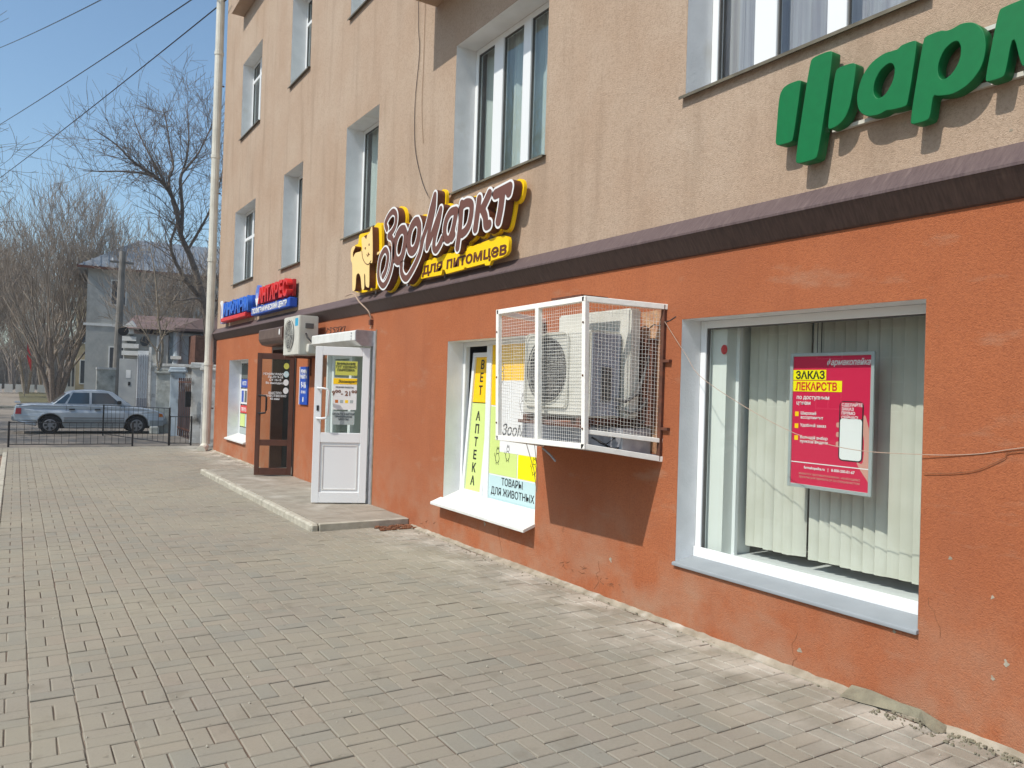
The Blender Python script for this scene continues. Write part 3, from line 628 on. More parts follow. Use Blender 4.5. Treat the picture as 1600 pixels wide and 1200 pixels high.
# open brown leaf
bl, BFm, bw, bh = leaf(4.03, 13.42, 3.46, 13.62, .10, 2.17, M['brownpl'], [(0, .12), (.50, .60), (1.97, 2.07)], .075, None)
MB().fbox(BFm, .075, bw-.075, .12, .50, -.004, .004).build('pane', G_door, bl); MB().fbox(BFm, .075, bw-.075, .60, 1.97, -.004, .004).build('pane', G_door, bl)
MB().tube([BFm(.04, 1.05, .03), BFm(.10, 1.05, .09), BFm(.16, 1.06, .09), BFm(.17, 1.1, .09), BFm(.17, 1.30, .09), BFm(.16, 1.34, .09), BFm(.10, 1.35, .09), BFm(.04, 1.35, .03)], .016, 8).build('handle', M['black'], bl, smooth=True)
text('РЕЖИМ РАБОТЫ\nПн-Пт 9-18\nСб 10-15\nВс выходной', .30, 1.70, .006, .05, M['paper'], bl, BFm, align='CENTER', bold=.0012)
text('БЫСТРО\nКАЧЕСТВЕННО\n45 мин', .30, 1.38, .006, .05, M['paper'], bl, BFm, align='CENTER', bold=.0012)
for k, mm in enumerate(('pnote', 'sky', 'paper', 'paper')):
    pl = [(.475+.045*math.cos(t*.52), 1.86-.14*k+.055*math.sin(t*.52)) for t in range(12)]; MB().prism(pl, BFm, .005, .007).build('sticker', M[mm], bl)

# ------------------------------------------------------------------ shutter boxes
t = thing('roller_shutter_box', 'white roller shutter box mounted over the open white door', 'shutter box', (XW, 10.8, 2.2))
MB().prism([(0, 2.40), (.26, 2.40), (.27, 2.385), (.27, 2.27), (.18, 2.20), (0, 2.20)], yframe(0), 9.98, 11.80).build('casing', M['white'], t, .003)
MB().prism([(0, 2.404), (.262, 2.404), (.274, 2.388), (.274, 2.266), (.182, 2.196), (0, 2.196)], yframe(0), 9.955, 9.979).build('end_cap', M['galv'], t, .002)
for k in range(3): MB().tube([(XW-.271, 10.12, 2.365-.04*k), (XW-.276, 10.12, 2.365-.04*k)], .014, 8).build('rivet', M['galv'], t)
t = thing('roller_shutter_box', 'brown rounded roller shutter box above the brown door', 'shutter box', (XW, 14.2, 2.35))
MB().prism([(0, 2.64), (.24, 2.64), (.255, 2.62), (.255, 2.46), (.235, 2.41), (.19, 2.365), (.12, 2.345), (0, 2.34)], yframe(0), 13.46, 14.98).build('casing', M['brownbox'], t, .003)
MB().prism([(0, 2.644), (.242, 2.644), (.259, 2.622), (.259, 2.458), (.238, 2.406), (.19, 2.36), (.12, 2.34), (0, 2.335)], yframe(0), 13.435, 13.459).build('end_cap', M['brownpl'], t, .002)
pl = [(-13.62+.035*math.cos(k*.52), 2.55+.055*math.sin(k*.52)) for k in range(12)]; MB().prism(pl, WF, .2555, .258).build('sticker', M['paper'], t)

# ------------------------------------------------------------------ small air conditioner beside the doors
def rounded(cx, cy, a, b, r_, k=4):
    o = []
    for sx, sy, ph in ((1, 1, 0), (-1, 1, 90), (-1, -1, 180), (1, -1, 270)):
        for j in range(k+1):
            t = R(ph+90*j/k); o.append((cx+sx*(a-r_)+r_*math.cos(t), cy+sy*(b-r_)+r_*math.sin(t)))
    return o
def fan_unit(t, y0, y1, z0, z1, nf, nb, cfan, rad, side=M['acw'], rings=9, gm='acw'):
    MB().box(XW-nf, XW-nb, y0, y1, z0, z1).build('casing', M['acw'], t, .012, seg=2)
    F = lambda u, v, n=0: WF(u, v, nf+n)
    rec = MB(); k = 28; rec.add([F(cfan[0], cfan[1], .001)]+[F(cfan[0]+rad*math.cos(2*math.pi*i/k), cfan[1]+rad*math.sin(2*math.pi*i/k), .001) for i in range(k)], [(0, 1+i, 1+(i+1) % k) for i in range(k)])
    rec.build('fan_opening', M['dark'], t)
    fb = MB()
    for q in range(4):
        a0 = q*math.pi/2+.4; pts = [(cfan[0]+rr*math.cos(a0+da), cfan[1]+rr*math.sin(a0+da)) for rr, da in ((rad*.15, 0), (rad*.85, -.25), (rad*.88, .45), (rad*.2, .6))]
        fb.prism(pts, F, .0025, .006)
    fb.build('fan_blades', M['acd'], t)
    g = MB()
    for q in range(1, rings+1):
        rr = rad*q/rings; g.tube([F(cfan[0]+rr*math.cos(2*math.pi*i/24), cfan[1]+rr*math.sin(2*math.pi*i/24), .018) for i in range(25)], .0022 if q < rings else .006, 4, False)
    for i in range(12):
        a = 2*math.pi*i/12; g.tube([F(cfan[0]+.02*math.cos(a), cfan[1]+.02*math.sin(a), .02), F(cfan[0]+rad*math.cos(a), cfan[1]+rad*math.sin(a), .016)], .0025, 4)
    g.build('fan_grille', M[gm], t)
t = thing('air_conditioner', 'small cream outdoor air conditioner unit fixed between the brown and white doors', 'air conditioner', (XW-.3, 12.4, 2.1))
fan_unit(t, 11.95, 12.78, 2.11, 2.72, .42, .12, (-12.44, 2.43), .24)
F = lambda u, v, n=0: Vector((XW-u, 11.95-n, v))
MB().prism([(.2, 2.60), (.33, 2.60), (.33, 2.52), (.2, 2.52)], F, .0, .02).build('service_cover', M['acd'], t, .004)
MB().prism([(.16, 2.28), (.30, 2.28), (.31, 2.16), (.28, 2.13), (.16, 2.13)], F, 0, .1).build('valve_cover', M['acw'], t, .01)
MB().tube([(XW-.32, 11.93, 2.44), (XW-.32, 11.86, 2.38), (XW-.26, 11.8, 2.3), (XW-.12, 11.72, 2.29), (XW, 11.7, 2.3)], .014, 7).build('hose', M['black'], t, smooth=True)
text('43', -12.13, 2.60, .428, .001, M['paper'], t) if False else sheet('sticker', WF, -12.17, -12.02, 2.56, 2.68, .4205, mat('cyan_sticker', lin(40, 160, 200), rough=.4), t)
bk = MB()
for yy in (12.1, 12.6): bk.box(XW-.44, XW, yy, yy+.03, 2.075, 2.10); bk.box(XW-.03, XW, yy, yy+.03, 1.8, 2.075)
bk.build('bracket', M['rust'], t)
o = MB()
rr = random.Random(9)
for k in range(70): x = XW-rr.random()*.42; y = 11.95+rr.random()*.6; o.box(x, x+.02, y, y+.02, 2.10, 2.108)
# junction clutter on top of shutter
t = thing('cable_coil', 'rusty loops of old cable lying on the white shutter box', 'cable', (XW, 11.2, 2.41))
cm = MB()
for k in range(5):
    cx, cy = XW-.08-.02*k, 10.95+.11*k; cm.tube([(cx+.03*math.cos(a), cy+.06*math.cos(a*2+k), 2.46+.05*math.sin(a)) for a in np.linspace(0, 6.2, 14)], .008, 5)
cm.build('loop', M['rust'], t)

# ------------------------------------------------------------------ caged air conditioner
t = thing('air_conditioner', 'white outdoor air conditioner with round fan grille, inside the wire cage', 'air conditioner', (XW-.4, 5, 1.45))
fan_unit(t, 4.58, 5.46, 1.475, 2.12, .52, .22, (-5.12, 1.83), .255, rings=3, gm='acd')
MB().box(XW-.50, XW-.24, 4.568, 4.5795, 1.49, 2.10).build('side_panel', M['acb'], t)
F = lambda u, v, n=0: WF(u, v, .522+n)
fr_ = MB(); pts = rounded(-5.12, 1.83, .29, .285, .05); k = len(pts); fr_.tube([F(a, b, .016) for a, b in pts+pts[:1]], .007, 5, False)
for q in range(20):
    v = 1.565+q*.0275; fr_.tube([F(-5.40, v, .012), F(-4.84, v, .012)], .0018, 4)
fr_.build('guard', M['acw'], t)
vm = MB()
for k in range(3): vm.box(XW-.42+.03*k, XW-.40+.03*k, 4.545, 4.568, 1.6, 1.85)
vm.build('vent_slots', M['acd'], t)
MB().box(XW-.56, XW-.02, 4.62, 4.67, 1.425, 1.472).build('bracket', M['rust'], t); MB().box(XW-.56, XW-.02, 5.34, 5.39, 1.425, 1.472).build('bracket', M['rust'], t)
MB().box(XW-.56, XW-.52, 4.55, 5.46, 1.40, 1.424).build('bracket', M['rust'], t)
t = thing('equipment_box', 'tall pale box standing behind the caged air conditioner', 'box', (XW-.15, 5, 1.48))
MB().box(XW-.215, XW-.10, 4.50, 5.42, 1.48, 2.30).build('casing', M['acw'], t, .015, seg=2)
F = lambda u, v, n=0: Vector((XW-u, 4.499-n, v))
t = thing('wall_niche', 'dark brown recess with old insulated pipes in the wall behind the cage', 'wall niche', (XW, 4.5, 1.6))
MB().box(XW-.06, XW-.003, 4.42, 4.60, 1.42, 2.08).build('box', M['rust'], t, .006)
pp = MB(); pp.tube([(XW-.3, 4.54, 1.62), (XW-.24, 4.5, 1.60), (XW-.15, 4.47, 1.66), (XW-.10, 4.46, 1.8), (XW-.06, 4.45, 1.95)], .013, 7); pp.tube([(XW-.28, 4.55, 1.56), (XW-.2, 4.49, 1.52), (XW-.12, 4.47, 1.54), (XW-.06, 4.46, 1.62)], .011, 6)
pp.build('insulated_pipe', M['acd'], t, smooth=True)
pp = MB(); pp.tube([(XW-.40, 4.6, 1.30), (XW-.34, 4.5, 1.25), (XW-.26, 4.48, 1.27), (XW-.2, 4.46, 1.38), (XW-.1, 4.44, 1.46)], .008, 6); pp.tube([(XW-.45, 4.62, 1.33), (XW-.38, 4.54, 1.28), (XW-.33, 4.5, 1.33), (XW-.38, 4.56, 1.38)], .008, 6)
pp.build('cable', M['black'], t, smooth=True)
# bare plaster scar with a crack
ps = [(-4.36, 2.30), (-4.62, 2.29), (-4.60, 2.18), (-4.66, 2.10), (-4.61, 1.9), (-4.66, 1.72), (-4.60, 1.5), (-4.63, 1.28), (-4.36, 1.2)]
MB().prism(ps, WF, -.001, .002).build('plaster_scar', M['plaster'], bld)
cr = MB(); cr.tube([WF(-4.62, 2.17, .002), WF(-4.57, 2.185, .002), WF(-4.53, 2.16, .002), WF(-4.47, 2.19, .002), WF(-4.42, 2.175, .002), WF(-4.37, 2.2, .002), WF(-4.3, 2.21, .001), WF(-4.24, 2.235, .001)], .004, 4); cr.build('crack', M['dark'], bld)
cr = MB(); rr = random.Random(4)
for (a, b, n_) in ((-5.42, .165, 10), (-4.9, .14, 9), (-8.2, .07, 5)):
    for k in range(n_):
        u = a+rr.uniform(-.12, .12)*1.6; v = b+rr.uniform(-.03, .05); cr.tube([WF(u, v, .001), WF(u+rr.uniform(.01, .06), v+rr.uniform(-.02, .03), .001)], .003, 4)
cr.build('crack', M['debris'], bld)['kind'] = 'stuff'

cp_ = MB()
for px_, pz_, s_ in ((2.21, .87, .012), (1.93, .42, .016), (2.5, .42, .012), (1.99, .33, .012), (4.9, .33, .02), (6.9, .30, .025), (3.1, .14, .02), (2.0, .72, .010), (1.97, 3.0, .01)):
    cp_.prism([(-px_+s_*(.7+.4*math.sin(3*a+px_))*math.cos(a), pz_+s_*1.2*(.8+.3*math.sin(2*a+pz_*9))*math.sin(a)) for a in np.linspace(0, 5.8, 11)], WF, -.001, .0015)
cp_.build('plaster_chip', M['mortar'], bld)['kind'] = 'stuff'
hc = MB(); r5 = random.Random(12)
for a, b, n_ in ((-3.15, .02, 6), (-6.55, .08, 7), (-5.1, .05, 8), (-1.2, 2.6, 6), (-12.2, .2, 6), (-2.25, .45, 5)):
    q = [WF(a, b, .0008)]; u, v = a, b
    for k in range(n_): u += r5.uniform(-.03, .05); v += r5.uniform(.01, .06)*(1 if b < 1 else -1); q.append(WF(u, v, .0008))
    hc.tube(q, .0016, 4)
hc.build('hairline_crack', M['debris'], bld)['kind'] = 'stuff'
cage = thing('air_conditioner_cage', 'white welded mesh cage around the large air conditioner', 'cage', (XW, 5, 1.2))
OUT = .6; A_ = (4.505, 5.70)      # outer face y range
def cp(y, z, n): return Vector((XW-n, y, z))
C = dict(nb=cp(4.505, 1.272, OUT), nt=cp(4.545, 2.336, OUT), fb=cp(5.695, 1.256, OUT), ft=cp(5.75, 2.321, OUT), wnb=cp(4.362, 1.185, .01), wnt=cp(4.354, 2.312, .01), wfb=cp(5.90, 1.18, .01), wft=cp(5.93, 2.30, .01))
def bar(a, b, wd=.02, name='bar', m=M['mesh']):
    a, b = Vector(a), Vector(b); d = (b-a).normalized(); mb = MB()
    ref = Vector((0, 0, 1)) if abs(d.z) < .8 else Vector((1, 0, 0))
    s_ = d.cross(ref).normalized()*wd; q = d.cross(s_).normalized()*wd
    vs = [p+i*s_+j*q for p in (a-d*wd*.9, b+d*wd*.9) for i, j in ((-1, -1), (1, -1), (1, 1), (-1, 1))]
    mb.add(vs, [(0, 1, 2, 3), (4, 5, 6, 7)]+[(i, (i+1) % 4, 4+(i+1) % 4, 4+i) for i in range(4)]); return mb.build(name, m, cage, .003)
for a, b in (('nb', 'nt'), ('fb', 'ft'), ('nb', 'fb'), ('nt', 'ft'), ('nt', 'wnt'), ('nb', 'wnb'), ('ft', 'wft'), ('fb', 'wfb')): bar(C[a], C[b])
bar(C['wnb'], C['wnt'], .018, 'bar', M['rust']); bar(C['wfb'], C['wft'], .018, 'bar', M['rust'])
lerp = lambda a, b, t_: a+(b-a)*t_
bar(lerp(C['nb'], C['fb'], .5), lerp(C['nt'], C['ft'], .5), .022)
bar(lerp(C['nb'], C['nt'], .1)+Vector((.03, 0, 0)), lerp(C['wnb'], C['wnt'], .12), .016)
def grid(c00, c10, c11, c01, nu, nv, off, r_=.00095, v0=0.):
    mb = MB(); off = Vector(off)
    for i in range(nu+1):
        t_ = i/nu; a = lerp(c00, c10, t_)+off; b = lerp(c01, c11, t_)+off
        n_ = 8; mb.tube([lerp(a, b, v0+(1-v0)*q/n_)+Vector((0, rr.gauss(0, .0016), 0)) for q in range(n_+1)], r_, 4, False)
    for j in range(nv+1):
        t_ = v0+(1-v0)*j/nv; a = lerp(c00, c01, t_)+off; b = lerp(c10, c11, t_)+off
        n_ = 10; mb.tube([lerp(a, b, q/n_)+Vector((0, 0, rr.gauss(0, .0022))) for q in range(n_+1)], r_, 4, False)
    return mb
grid(C['nb'], C['fb'], C['ft'], C['nt'], 46, 42, (.01, 0, 0)).build('wire_mesh', M['mesh'], cage)
grid(C['wnb'], C['nb'], C['nt'], C['wnt'], 23, 36, (0, .01, 0), v0=.11).build('wire_mesh', M['mesh'], cage)
grid(C['fb'], C['wfb'], C['wft'], C['ft'], 23, 40, (0, -.01, 0)).build('wire_mesh', M['mesh'], cage)
def slab(pts, th, name, m):
    mb = MB(); k = len(pts); mb.add([p for p in pts]+[p+Vector((0, 0, th)) for p in pts], [tuple(range(k)), tuple(range(k, 2*k))]+[(i, (i+1) % k, k+(i+1) % k, k+i) for i in range(k)]); return mb.build(name, m, cage)
slab([C['nb']+Vector((.02, .02, 0)), C['fb']+Vector((.02, -.02, 0)), C['wfb']+Vector((-.0, -.02, .02)), C['wnb']+Vector((-.0, .02, .02))], .008, 'floor_sheet', M['galv'])
slab([C['nt']+Vector((.03, .08, .022)), C['ft']+Vector((.03, -.35, .022)), C['wft']+Vector((-.05, -.35, .022)), C['wnt']+Vector((-.25, .06, .028))], .012, 'roof_strip', M['rust']) if False else None
MB().box(XW-.60, XW-.35, 4.60, 4.98, 2.36, 2.375).build('roof_strip', M['rust'], cage)
MB().box(XW-.30, XW-.02, 4.45, 5.8, 1.21, 1.40).build('back_sheet', M['galv'], cage, .003)
for zz in (1.4, 1.9): MB().box(XW-.03, XW, 4.27, 4.34, zz, zz+.02).build('anchor', M['rust'], cage)
sm = MB()
for key in ('nb', 'fb'):
    for k in range(3):
        p = lerp(C[key], C[key[0]+'t'], .12+.36*k); sm.tube([p+Vector((-.021, 0, 0)), p+Vector((-.026, 0, 0))], .008, 6)
sm.build('bolt', M['rust'], cage)
MB().tube([(XW-.45, 5.25, 1.2), (XW-.48, 5.1, 1.16), (XW-.5, 5.0, 1.12)], .008, 4).build('loose_rod', M['galv'], cage)
t = thing('thin_wire', 'thin orange wire hanging in a loop from the cage bottom', 'wire', (XW-.3, 5.5, 1.2))
MB().tube([(XW-.45, 5.5, 1.23), (XW-.35, 5.52, 1.0), (XW-.30, 5.54, .8), (XW-.32, 5.5, .95), (XW-.42, 5.42, 1.23)], .003, 4).build('strand', M['cable2'], t)

# ------------------------------------------------------------------ signs
W_ = .047
ZOO = {
'Ze': ([[(-9.203, 3.634), (-9.251, 3.709), (-9.183, 3.773), (-9.103, 3.809), (-9.022, 3.82), (-8.949, 3.782), (-8.924, 3.713), (-8.957, 3.628), (-9.043, 3.572), (-9.143, 3.537), (-9.058, 3.504), (-9.01, 3.456), (-8.983, 3.37), (-8.992, 3.232), (-9.037, 3.105), (-9.131, 2.991), (-9.262, 2.929), (-9.397, 3.002), (-9.436, 3.134), (-9.388, 3.29), (-9.246, 3.377), (-9.145, 3.301), (-9.161, 3.186), (-9.213, 3.1), (-9.283, 3.049)]], .045),
'O1': ([[(-8.686, 3.549), (-8.633, 3.473), (-8.652, 3.348), (-8.719, 3.221), (-8.833, 3.187), (-8.927, 3.248), (-8.943, 3.372), (-8.886, 3.487), (-8.783, 3.552), (-8.686, 3.549)]], .06),
'O2': ([[(-8.31, 3.582), (-8.257, 3.508), (-8.272, 3.387), (-8.341, 3.281), (-8.439, 3.248), (-8.52, 3.298), (-8.534, 3.41), (-8.487, 3.521), (-8.391, 3.584), (-8.31, 3.582)]], .06),
'M': ([[(-8.722, 3.133), (-8.725, 3.054), (-8.672, 2.984), (-8.593, 2.948), (-8.51, 2.967), (-8.353, 3.074), (-8.22, 3.203), (-8.15, 3.36), (-8.062, 3.476), (-7.967, 3.652), (-7.88, 3.80)], [(-7.88, 3.80), (-7.892, 3.648), (-7.975, 3.462), (-8.034, 3.317), (-8.041, 3.241)], [(-8.041, 3.241), (-7.945, 3.343), (-7.809, 3.511), (-7.725, 3.615)], [(-7.725, 3.615), (-7.766, 3.485), (-7.849, 3.328), (-7.866, 3.217), (-7.807, 3.181), (-7.728, 3.226), (-7.67, 3.283)]], .047),
'A': ([[(-7.374, 3.542), (-7.489, 3.54), (-7.583, 3.473), (-7.616, 3.368), (-7.586, 3.28), (-7.509, 3.255), (-7.436, 3.331), (-7.386, 3.44), (-7.354, 3.534), (-7.394, 3.423), (-7.426, 3.32), (-7.451, 3.26), (-7.405, 3.289)]], .05),
'R': ([[(-7.245, 3.586), (-7.266, 3.349), (-7.309, 3.14)], [(-7.234, 3.566), (-7.134, 3.579), (-7.042, 3.548), (-7.028, 3.467), (-7.066, 3.352), (-7.134, 3.292), (-7.215, 3.269)]], .052),
'K': ([[(-6.877, 3.565), (-6.903, 3.428), (-6.937, 3.279)], [(-6.677, 3.581), (-6.747, 3.511), (-6.811, 3.455)], [(-6.811, 3.455), (-6.746, 3.367), (-6.724, 3.279), (-6.666, 3.278)]], .055),
'T': ([[(-6.425, 3.55), (-6.452, 3.398), (-6.49, 3.28)], [(-6.56, 3.552), (-6.30, 3.57)], [(-6.30, 3.57), (-6.315, 3.524)]], .058)}
zs = thing('shop_sign', 'yellow and brown pet shop sign with a cream cat and script lettering above the ledge', 'shop sign', (XW, 8.5, 2.93))
alll, allw = [], []
for k_, (ls, wd) in ZOO.items():
    wd -= .007; L = [catmull(l, 5) for l in ls]; alll += L; allw += [wd]*len(L)
    D, lo, rs = sdf_lines(L, [wd]*len(L), .007, .11)
    plate('letter', contours(D, lo, rs, .021), .10, .19, M['zside'], zs)
    o = plate('letter_edge', contours(D, lo, rs, .0215), .1905, .193, M['paper'], zs)
    plate('letter_face', contours(D, lo, rs, -.001), .194, .1965, M['zbrown'], zs)
D, lo, rs = sdf_lines(alll, allw, .012, .14)
plate('backing', contours(D, lo, rs, .042), .06, .095, M['yellow'], zs)
CAT = [(-10.059, 3.653), (-9.951, 3.655), (-9.801, 3.676), (-9.738, 3.745), (-9.699, 3.686), (-9.661, 3.298), (-9.72, 3.271), (-9.763, 3.25), (-9.748, 2.977), (-9.809, 2.961), (-9.871, 2.997), (-9.901, 3.133), (-9.935, 3.137), (-9.92, 2.967), (-9.973, 2.94), (-10.016, 2.976), (-10.06, 3.114), (-10.139, 3.181), (-10.223, 3.159), (-10.238, 3.042), (-10.261, 2.972), (-10.318, 2.959), (-10.359, 2.999), (-10.388, 3.315), (-10.446, 3.396), (-10.462, 3.509), (-10.424, 3.568), (-10.336, 3.579), (-10.308, 3.552), (-10.379, 3.498), (-10.367, 3.423), (-10.276, 3.475), (-10.055, 3.473), (-10.049, 3.544), (-10.067, 3.609)]
cat = thing('cat_figure', 'cream cut-out cat figure at the left end of the pet shop sign', 'cat figure', (XW, 10, 2.93))
cc = [list(catmull(CAT, 3, True))]
plate('body', cc, .10, .185, M['zside'], cat); plate('face', cc, .1855, .19, M['cream'], cat)
CB = [(-10.434, 3.748), (-10.285, 3.753), (-10.042, 3.743), (-9.815, 3.814), (-9.7, 3.795), (-9.652, 3.752), (-9.615, 3.303), (-9.719, 2.99), (-9.784, 2.94), (-9.973, 2.936), (-10.233, 2.936), (-10.361, 2.945), (-10.518, 2.976), (-10.59, 3.033), (-10.62, 3.474), (-10.60, 3.624), (-10.472, 3.64)]
plate('backing', [list(catmull([(u+.03, v) for u, v in CB], 3, True))], .06, .095, M['yellow'], cat)
fm = MB()
for pts in ([(-10.04, 3.47), (-10.0, 3.37), (-9.9, 3.29), (-9.79, 3.26), (-9.7, 3.30)], [(-9.86, 3.40), (-9.82, 3.37), (-9.79, 3.40), (-9.76, 3.38)], [(-9.81, 3.42), (-9.81, 3.38)]): fm.tube([WF(a, b, .191) for a, b in catmull(pts, 3)], .006, 4)
for a, b in ((-9.92, 3.49), (-9.79, 3.52)): fm.tube([WF(a, b, .190), WF(a, b, .194)], .016, 8)
fm.prism([(-9.98, 3.66), (-9.87, 3.665), (-9.90, 3.61)], WF, .1902, .193)
fm.build('drawn_features', M['zside'], cat)
# leash-like arm between cat and lettering
MB().prism([(-9.66, 3.405), (-9.40, 3.435), (-9.40, 3.41), (-9.66, 3.375)], WF, .1, .13).build('arm', M['cream'], cat)
YB = [(-8.306, 2.897), (-8.241, 3.083), (-7.98, 3.1), (-7.932, 3.082), (-7.792, 3.1), (-7.752, 3.109), (-7.691, 3.106), (-7.378, 3.088), (-7.224, 3.075), (-7.216, 3.128), (-7.103, 3.107), (-6.793, 3.123), (-6.629, 3.133), (-6.47, 3.122), (-6.41, 3.10), (-6.39, 3.06), (-6.395, 2.97), (-6.43, 2.935), (-6.50, 2.92), (-6.713, 2.909), (-6.744, 2.87), (-6.831, 2.876), (-6.838, 2.898), (-7.198, 2.894), (-7.254, 2.911), (-7.271, 2.891), (-7.676, 2.884), (-7.716, 2.936), (-7.765, 2.941), (-7.788, 2.887), (-8.115, 2.895)]
plate('tagline_backing', [[(u, v+.025) for u, v in YB]], .096, .13, M['yellow'], zs)
text('для', -8.27, 2.965, .133, .17, M['zside'], zs, bold=.004, shear=.08, width=.50); text('питомцев', -7.68, 2.965, .133, .17, M['zside'], zs, bold=.004, shear=.08, width=1.24)
br = MB()
for u in (-9.9, -8.9, -7.9, -6.9): br.box(XW-.06, XW, -u-.015, -u+.015, 3.2, 3.24); br.tube([(XW-.03, -u, 2.9), (XW-.03, -u, 3.2)], .012, 5)
br.build('bracket', M['galv'], zs)

ps_ = thing('shop_sign', 'large green extruded letters of the pharmacy sign on the upper right wall', 'shop sign', (XW, 2.5, 3.1))
def chaikin(p, n=1):
    for _ in range(n):
        q = []
        for i in range(len(p)):
            a, b = np.array(p[i]), np.array(p[(i+1) % len(p)]); q += [tuple(a*.78+b*.22), tuple(a*.22+b*.78)]
        p = q
    return p
gl = dict(
 b1=[[(-3.275, 3.535), (-3.245, 3.578), (-3.20, 3.590), (-3.122, 3.588), (-3.112, 3.572), (-3.160, 3.238), (-3.172, 3.222), (-3.275, 3.224), (-3.292, 3.245), (-3.290, 3.29)]],
 b2=[[(-3.055, 3.67), (-3.03, 3.694), (-2.916, 3.694), (-2.895, 3.672), (-2.979, 3.098), (-3.000, 3.076), (-3.12, 3.076), (-3.143, 3.10)]],
 b3=[[(-2.88, 3.553), (-2.858, 3.575), (-2.762, 3.572), (-2.742, 3.548), (-2.771, 3.345), (-2.800, 3.273), (-2.845, 3.237), (-2.905, 3.227), (-2.922, 3.245)]],
 a=[[(-2.503, 3.553), (-2.577, 3.56), (-2.653, 3.533), (-2.709, 3.471), (-2.738, 3.371), (-2.724, 3.286), (-2.673, 3.238), (-2.596, 3.226), (-2.552, 3.240), (-2.526, 3.232), (-2.445, 3.228), (-2.432, 3.24), (-2.388, 3.548), (-2.402, 3.569), (-2.478, 3.568), (-2.492, 3.556)],
    [(-2.552, 3.494), (-2.598, 3.47), (-2.63, 3.419), (-2.635, 3.358), (-2.608, 3.315), (-2.561, 3.327), (-2.521, 3.384), (-2.509, 3.45), (-2.525, 3.487)]],
 p=[[(-2.262, 3.568), (-2.341, 3.568), (-2.358, 3.55), (-2.418, 3.14), (-2.405, 3.12), (-2.322, 3.12), (-2.308, 3.14), (-2.296, 3.246), (-2.269, 3.230), (-2.187, 3.216), (-2.109, 3.246), (-2.055, 3.308), (-2.036, 3.397), (-2.048, 3.486), (-2.094, 3.546), (-2.156, 3.566), (-2.21, 3.553), (-2.24, 3.556)],
    [(-2.202, 3.486), (-2.246, 3.461), (-2.275, 3.396), (-2.272, 3.338), (-2.246, 3.303), (-2.198, 3.325), (-2.162, 3.384), (-2.159, 3.447), (-2.174, 3.481)]],
 m=[[(-1.985, 3.556), (-1.967, 3.568), (-1.84, 3.572), (-1.828, 3.56), (-1.80, 3.40), (-1.72, 3.56), (-1.70, 3.572), (-1.575, 3.572), (-1.562, 3.556), (-1.612, 3.24), (-1.628, 3.226), (-1.70, 3.226), (-1.712, 3.242), (-1.682, 3.43), (-1.778, 3.262), (-1.80, 3.245), (-1.86, 3.245), (-1.878, 3.262), (-1.915, 3.43), (-1.945, 3.24), (-1.958, 3.226), (-2.028, 3.226), (-2.040, 3.242)]],
 a2=[[(u+1.17, v) for u, v in [(-2.503, 3.553), (-2.577, 3.56), (-2.653, 3.533), (-2.709, 3.471), (-2.738, 3.371), (-2.724, 3.286), (-2.673, 3.238), (-2.596, 3.226), (-2.552, 3.240), (-2.526, 3.232), (-2.445, 3.228), (-2.432, 3.24), (-2.388, 3.548), (-2.402, 3.569), (-2.478, 3.568), (-2.492, 3.556)]], [(u+1.17, v) for u, v in [(-2.552, 3.494), (-2.598, 3.47), (-2.63, 3.419), (-2.635, 3.358), (-2.608, 3.315), (-2.561, 3.327), (-2.521, 3.384), (-2.509, 3.45), (-2.525, 3.487)]]])
for k_, loops in gl.items(): plate('letter', [chaikin(l, 2) for l in loops], .035, .115, M['green'], ps_, bevel=.003)
for zz in (3.262, 3.54): MB().box(XW-.03, XW-.004, 1.0, 2.95 if zz < 3.4 else 2.35, zz-.022, zz).build('mounting_rail', M['acw'], ps_)

def blockword(word, u0, u1, v0, v1, n0, n1, face, side, parent, edge=None):
    n = len(word); step = (u1-u0)/n
    for k, ch in enumerate(word):
        o = text(ch, u0+step*(k+.5), v0, (n0+n1)/2, (v1-v0)/.73, face, parent, ext=(n1-n0)/2, bold=.012, align='CENTER', name='letter', xs=step*.98/((v1-v0)/.73*.66))
s1 = thing('shop_sign', 'blue block letters over a red bar, leftmost sign beside the drainpipe', 'shop sign', (XW, 17.5, 3))
plate('backing', [[(-18.45, 3.10), (-16.15, 3.10), (-16.15, 3.42), (-18.45, 3.42)]], .05, .10, M['blue'], s1)
blockword('ИНФАРМ', -18.4, -16.2, 3.12, 3.40, .102, .19, mat('letter_blue', lin(48, 108, 206), rough=.4), None, s1)
MB().box(XW-.20, XW-.02, 16.35, 18.55, 3.0, 3.085).build('red_bar', M['red'], s1, .01)
lg = [(-18.95, 2.99), (-18.60, 2.99), (-18.60, 3.48), (-18.72, 3.42), (-18.95, 3.44)]
MB().prism(lg, WF, .05, .12).build('logo_board', mat('logo_violet', lin(120, 110, 170), rough=.4), s1)
plate('logo_swoosh', [list(catmull([(-18.9, 3.46), (-18.78, 3.38), (-18.72, 3.22), (-18.76, 3.05), (-18.66, 3.0), (-18.62, 3.15), (-18.66, 3.32), (-18.76, 3.5)], 4, True))], .121, .15, M['paper'], s1)
s2 = thing('shop_sign', 'red block letters over a blue strip with white wording, right of the blue sign', 'shop sign', (XW, 14.7, 3))
plate('backing', [[(-15.35, 3.17), (-13.42, 3.17), (-13.42, 3.46), (-15.35, 3.46)]], .05, .10, mat('deep_red', lin(150, 24, 30), rough=.4), s2)
blockword('АНТАРЕС', -15.35, -13.45, 3.18, 3.46, .102, .20, M['red'], None, s2)
MB().box(XW-.16, XW-.02, 13.42, 16.0, 2.98, 3.145).build('blue_strip', M['blue'], s2, .012)
text('ПОЛИГРАФИЧЕСКИЙ ЦЕНТР', -15.92, 3.015, .164, .13, M['paper'], s2, bold=.005, width=2.35)
